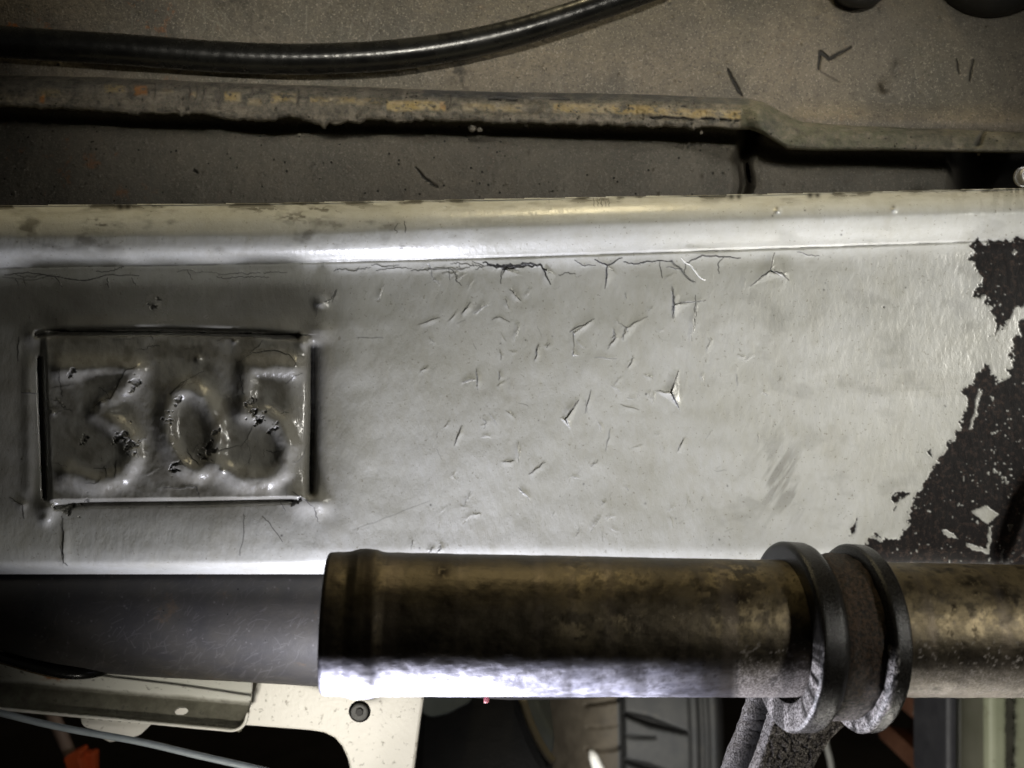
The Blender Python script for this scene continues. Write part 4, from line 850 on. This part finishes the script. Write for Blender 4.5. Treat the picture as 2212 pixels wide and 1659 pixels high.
def build_tyre():
    yc = 0.90; k = (D+yc)/D
    # tread measured across u, drawn on a wheel whose axis runs left-right
    R = 0.30; nx, nt = 150, 900
    x0 = (1262-1106)*S*k; x1 = (1546-1106)*S*k; c = Vector((0, yc+R, (829.5-1665)*S*k))
    w = np.linspace(-0.26, 1.25, nx); th = np.linspace(-math.pi, math.pi, nt, endpoint=False)
    Wg, T = np.meshgrid(w, th, indexing='ij')
    # profile: tread crown between 0 and 1, sidewalls outside
    drop = np.where(Wg < 0.22, ((0.22-Wg)/0.57)**2.0*0.16, 0)+np.where(Wg > 1.0, ((Wg-1.0)/0.25)**1.6*0.14, 0)+0.012*(Wg-0.5)**2
    X = x0+(x1-x0)*Wg; 
    gr = np.zeros_like(Wg)
    def circ(w0, wd): return np.clip(1.3-np.abs(Wg-w0)/wd, 0, 1)
    gr = np.maximum(gr, circ(0.30, 0.018)); 
    for w0, wd in ((0.815, 0.009), (0.885, 0.014), (0.925, 0.009), (0.965, 0.010)): gr = np.maximum(gr, circ(w0, wd)*0.8)
    ph = (T*R/0.062) % 1.0                                   # pitch along the tread
    def diag(w0, w1, off, slope, wd):
        a = (ph-off-slope*(Wg-w0)) % 1.0; a = np.minimum(a, 1-a)
        return np.clip(1.35-a/wd, 0, 1)*(Wg > w0)*(Wg < w1)
    taper = 1.0
    gr = np.maximum(gr, diag(0.30, 0.80, 0.2, -0.85, np.interp(Wg, (0.3, 0.5, 0.8), (0.05, 0.10, 0.035)))); gr = np.maximum(gr, diag(0.30, 0.56, 0.72, -0.12, 0.03)*0.7)
    gr = np.maximum(gr, diag(0.02, 0.30, 0.35, 0.5, 0.04)*0.7)
    gr = np.maximum(gr, diag(0.03, 0.26, 0.85, 0.5, 0.025)*0.4)
    rad = R-drop-gr*0.013
    P = np.stack([X, c.y-rad*np.cos(T), c.z+rad*np.sin(T)], -1)
    mt_ = MT('tyre_rubber'); nz = mt_.noise(25, 6, 0.65)
    cc = mt_.mix(mt_.rng(nz, 0.35, 0.65), (0.066, 0.069, 0.074), (0.100, 0.101, 0.100)); cc = mt_.mix(mt_.rng(mt_.noise(60, 4, 0.7), 0.6, 0.7, 0, 0.6), cc, (0.15, 0.14, 0.12))
    cc = mt_.mix(mt_.rng(mt_.attr('groove'), 0.15, 0.6), cc, (0.008, 0.008, 0.008))
    TY = mt_.out(cc, 0.6, 0.0, mt_.bump(mt_.noise(300, 4, 0.6), 0.5, 0.0005))
    SH = dirty('tyre_shoulder', (0.10, 0.085, 0.065), (0.17, 0.145, 0.11), 40, 0.6, 0.8, bs=200, bd=0.001)
    root = thing('tyre', tuple(c), 'worn grey car tyre with curved tread sipes standing behind the steel tube', 'tyre')
    f = grid_faces(nx, nt, True); row = np.arange(len(f))//nt; iw = int(np.searchsorted(w, 0.255))
    V = P.reshape(-1, 3)
    for nm, sel, mt in (('tread', row >= iw, TY), ('shoulder', row < iw, SH)):
        g = f[sel]; ids, inv = np.unique(g, return_inverse=True); mesh_obj(nm, V[ids], inv.reshape(-1, 4), mt, root, {'groove': gr.ravel()[ids]})
build_tyre()
q3 = lambda *p: [(1548.4+x*0.3, 1460+y*0.3) for x, y in p]
def build_post():
    y = 0.62
    root = thing('door_post', tuple(at(2150, 1600, y)), 'pale green painted post with peeling dark edge at the lower right', 'post')
    OL = dirty('olive_paint', (0.085, 0.085, 0.062), (0.11, 0.108, 0.082), 20, 0.4, 0.6)
    GR = dirty('pale_green_paint', (0.30, 0.32, 0.22), (0.36, 0.38, 0.27), 18, 0.4, 0.6, c3=(0.22, 0.22, 0.15), s3=120)
    extrude('rubber_trim', q3((1658, -200), (1742, -200), (1736, 900), (1658, 900)), y-0.02, y+0.06, dirty('trim_rubber', (0.03, 0.03, 0.035), (0.045, 0.045, 0.05), 30, 0.35, 0.5), root, 0.004, 3)
    extrude('olive_face', q3((1738, -200), (1966, -200), (1970, 900), (1735, 900)), y, y+0.06, OL, root, 0.003)
    extrude('pale_rib', q3((1964, -200), (2100, -200), (2104, 900), (1968, 900)), y-0.012, y+0.06, GR, root, 0.006, 3)
    extrude('pale_face', q3((2130, -200), (2600, -200), (2600, 900), (2136, 900)), y-0.006, y+0.06, GR, root, 0.003)
    e = [(2096, -200)]+[(2132+random.uniform(-10, 14), yy) for yy in range(-180, 900, 14)]+[(2096, 900)]
    e2 = [(2096-random.uniform(0, 18), yy) for yy in range(890, -190, -14)]
    extrude('peeling_edge', q3(*(e+e2)), y-0.0135, y+0.02, dirty('dark_peel', (0.035, 0.035, 0.025), (0.06, 0.058, 0.042), 60, 0.6, 0.8), root)
build_post()
OB = dirty('orange_clay', (0.11, 0.045, 0.024), (0.16, 0.068, 0.036), 14, 0.6, 0.8, bs=60, bd=0.002)
extrude('clay_pot', smooth_path(q3((1760, -60), (1560, -60), (1490, 40), (1490, 220), (1530, 360), (1600, 460), (1680, 520), (1780, 540), (1780, 700), (1600, 680), (1540, 640), (1540, 800), (1800, 800)), 60).tolist(), 0.80, 0.95, OB, None, 0.01, 3)
tag(bpy.data.objects['clay_pot'], 'dull orange clay-coloured block behind the pale curved strap', 'block')
st = smooth_path([at(u, v, 0.74) for u, v in q3((1470, 60), (1440, 200), (1445, 330), (1480, 430), (1520, 520), (1600, 590), (1720, 650))], 60)
o = tube('pale_strap', st, np.interp(np.linspace(0, 1, 60), (0, 0.3, 0.6, 1), (5*S*3.3, 7*S*3.3, 10*S*3.3, 12*S*3.3))*(1+0.12*rng.standard_normal(60)), dirty('pale_strap_paint', (0.30, 0.29, 0.24), (0.42, 0.41, 0.35), 40, 0.6, 0.8, bs=150, bd=0.002), nt=12)
tag(o, 'pale ragged strap curving beside the black rubber trim', 'strap')
st = smooth_path([at(u, v, 0.7) for u, v in q3((770, 380), (790, 500), (815, 600), (835, 720))], 30)
tag(tube('grey_rod', st, 7*S*3.2, dirty('rod_grey', (0.10, 0.10, 0.09), (0.14, 0.14, 0.13), 40, 0.5, 0.7), nt=12), 'faint grey rod in the dark to the right of the gritty clamp leg', 'rod')
# white thread caught in a crack of the rail
tr = smooth_path([at(973.3+x*0.36, 486.6+y*0.36, 0.005) for x, y in ((1385, 195), (1410, 225), (1440, 240), (1470, 280), (1500, 315), (1530, 330))], 30)
tag(tube('thread', tr, 1.5*S, dirty('thread_white', (0.7, 0.7, 0.66), (0.8, 0.8, 0.78), 200, 0.6, 0.8), nt=8), 'fine white thread caught in a crack below the rail bead', 'thread')
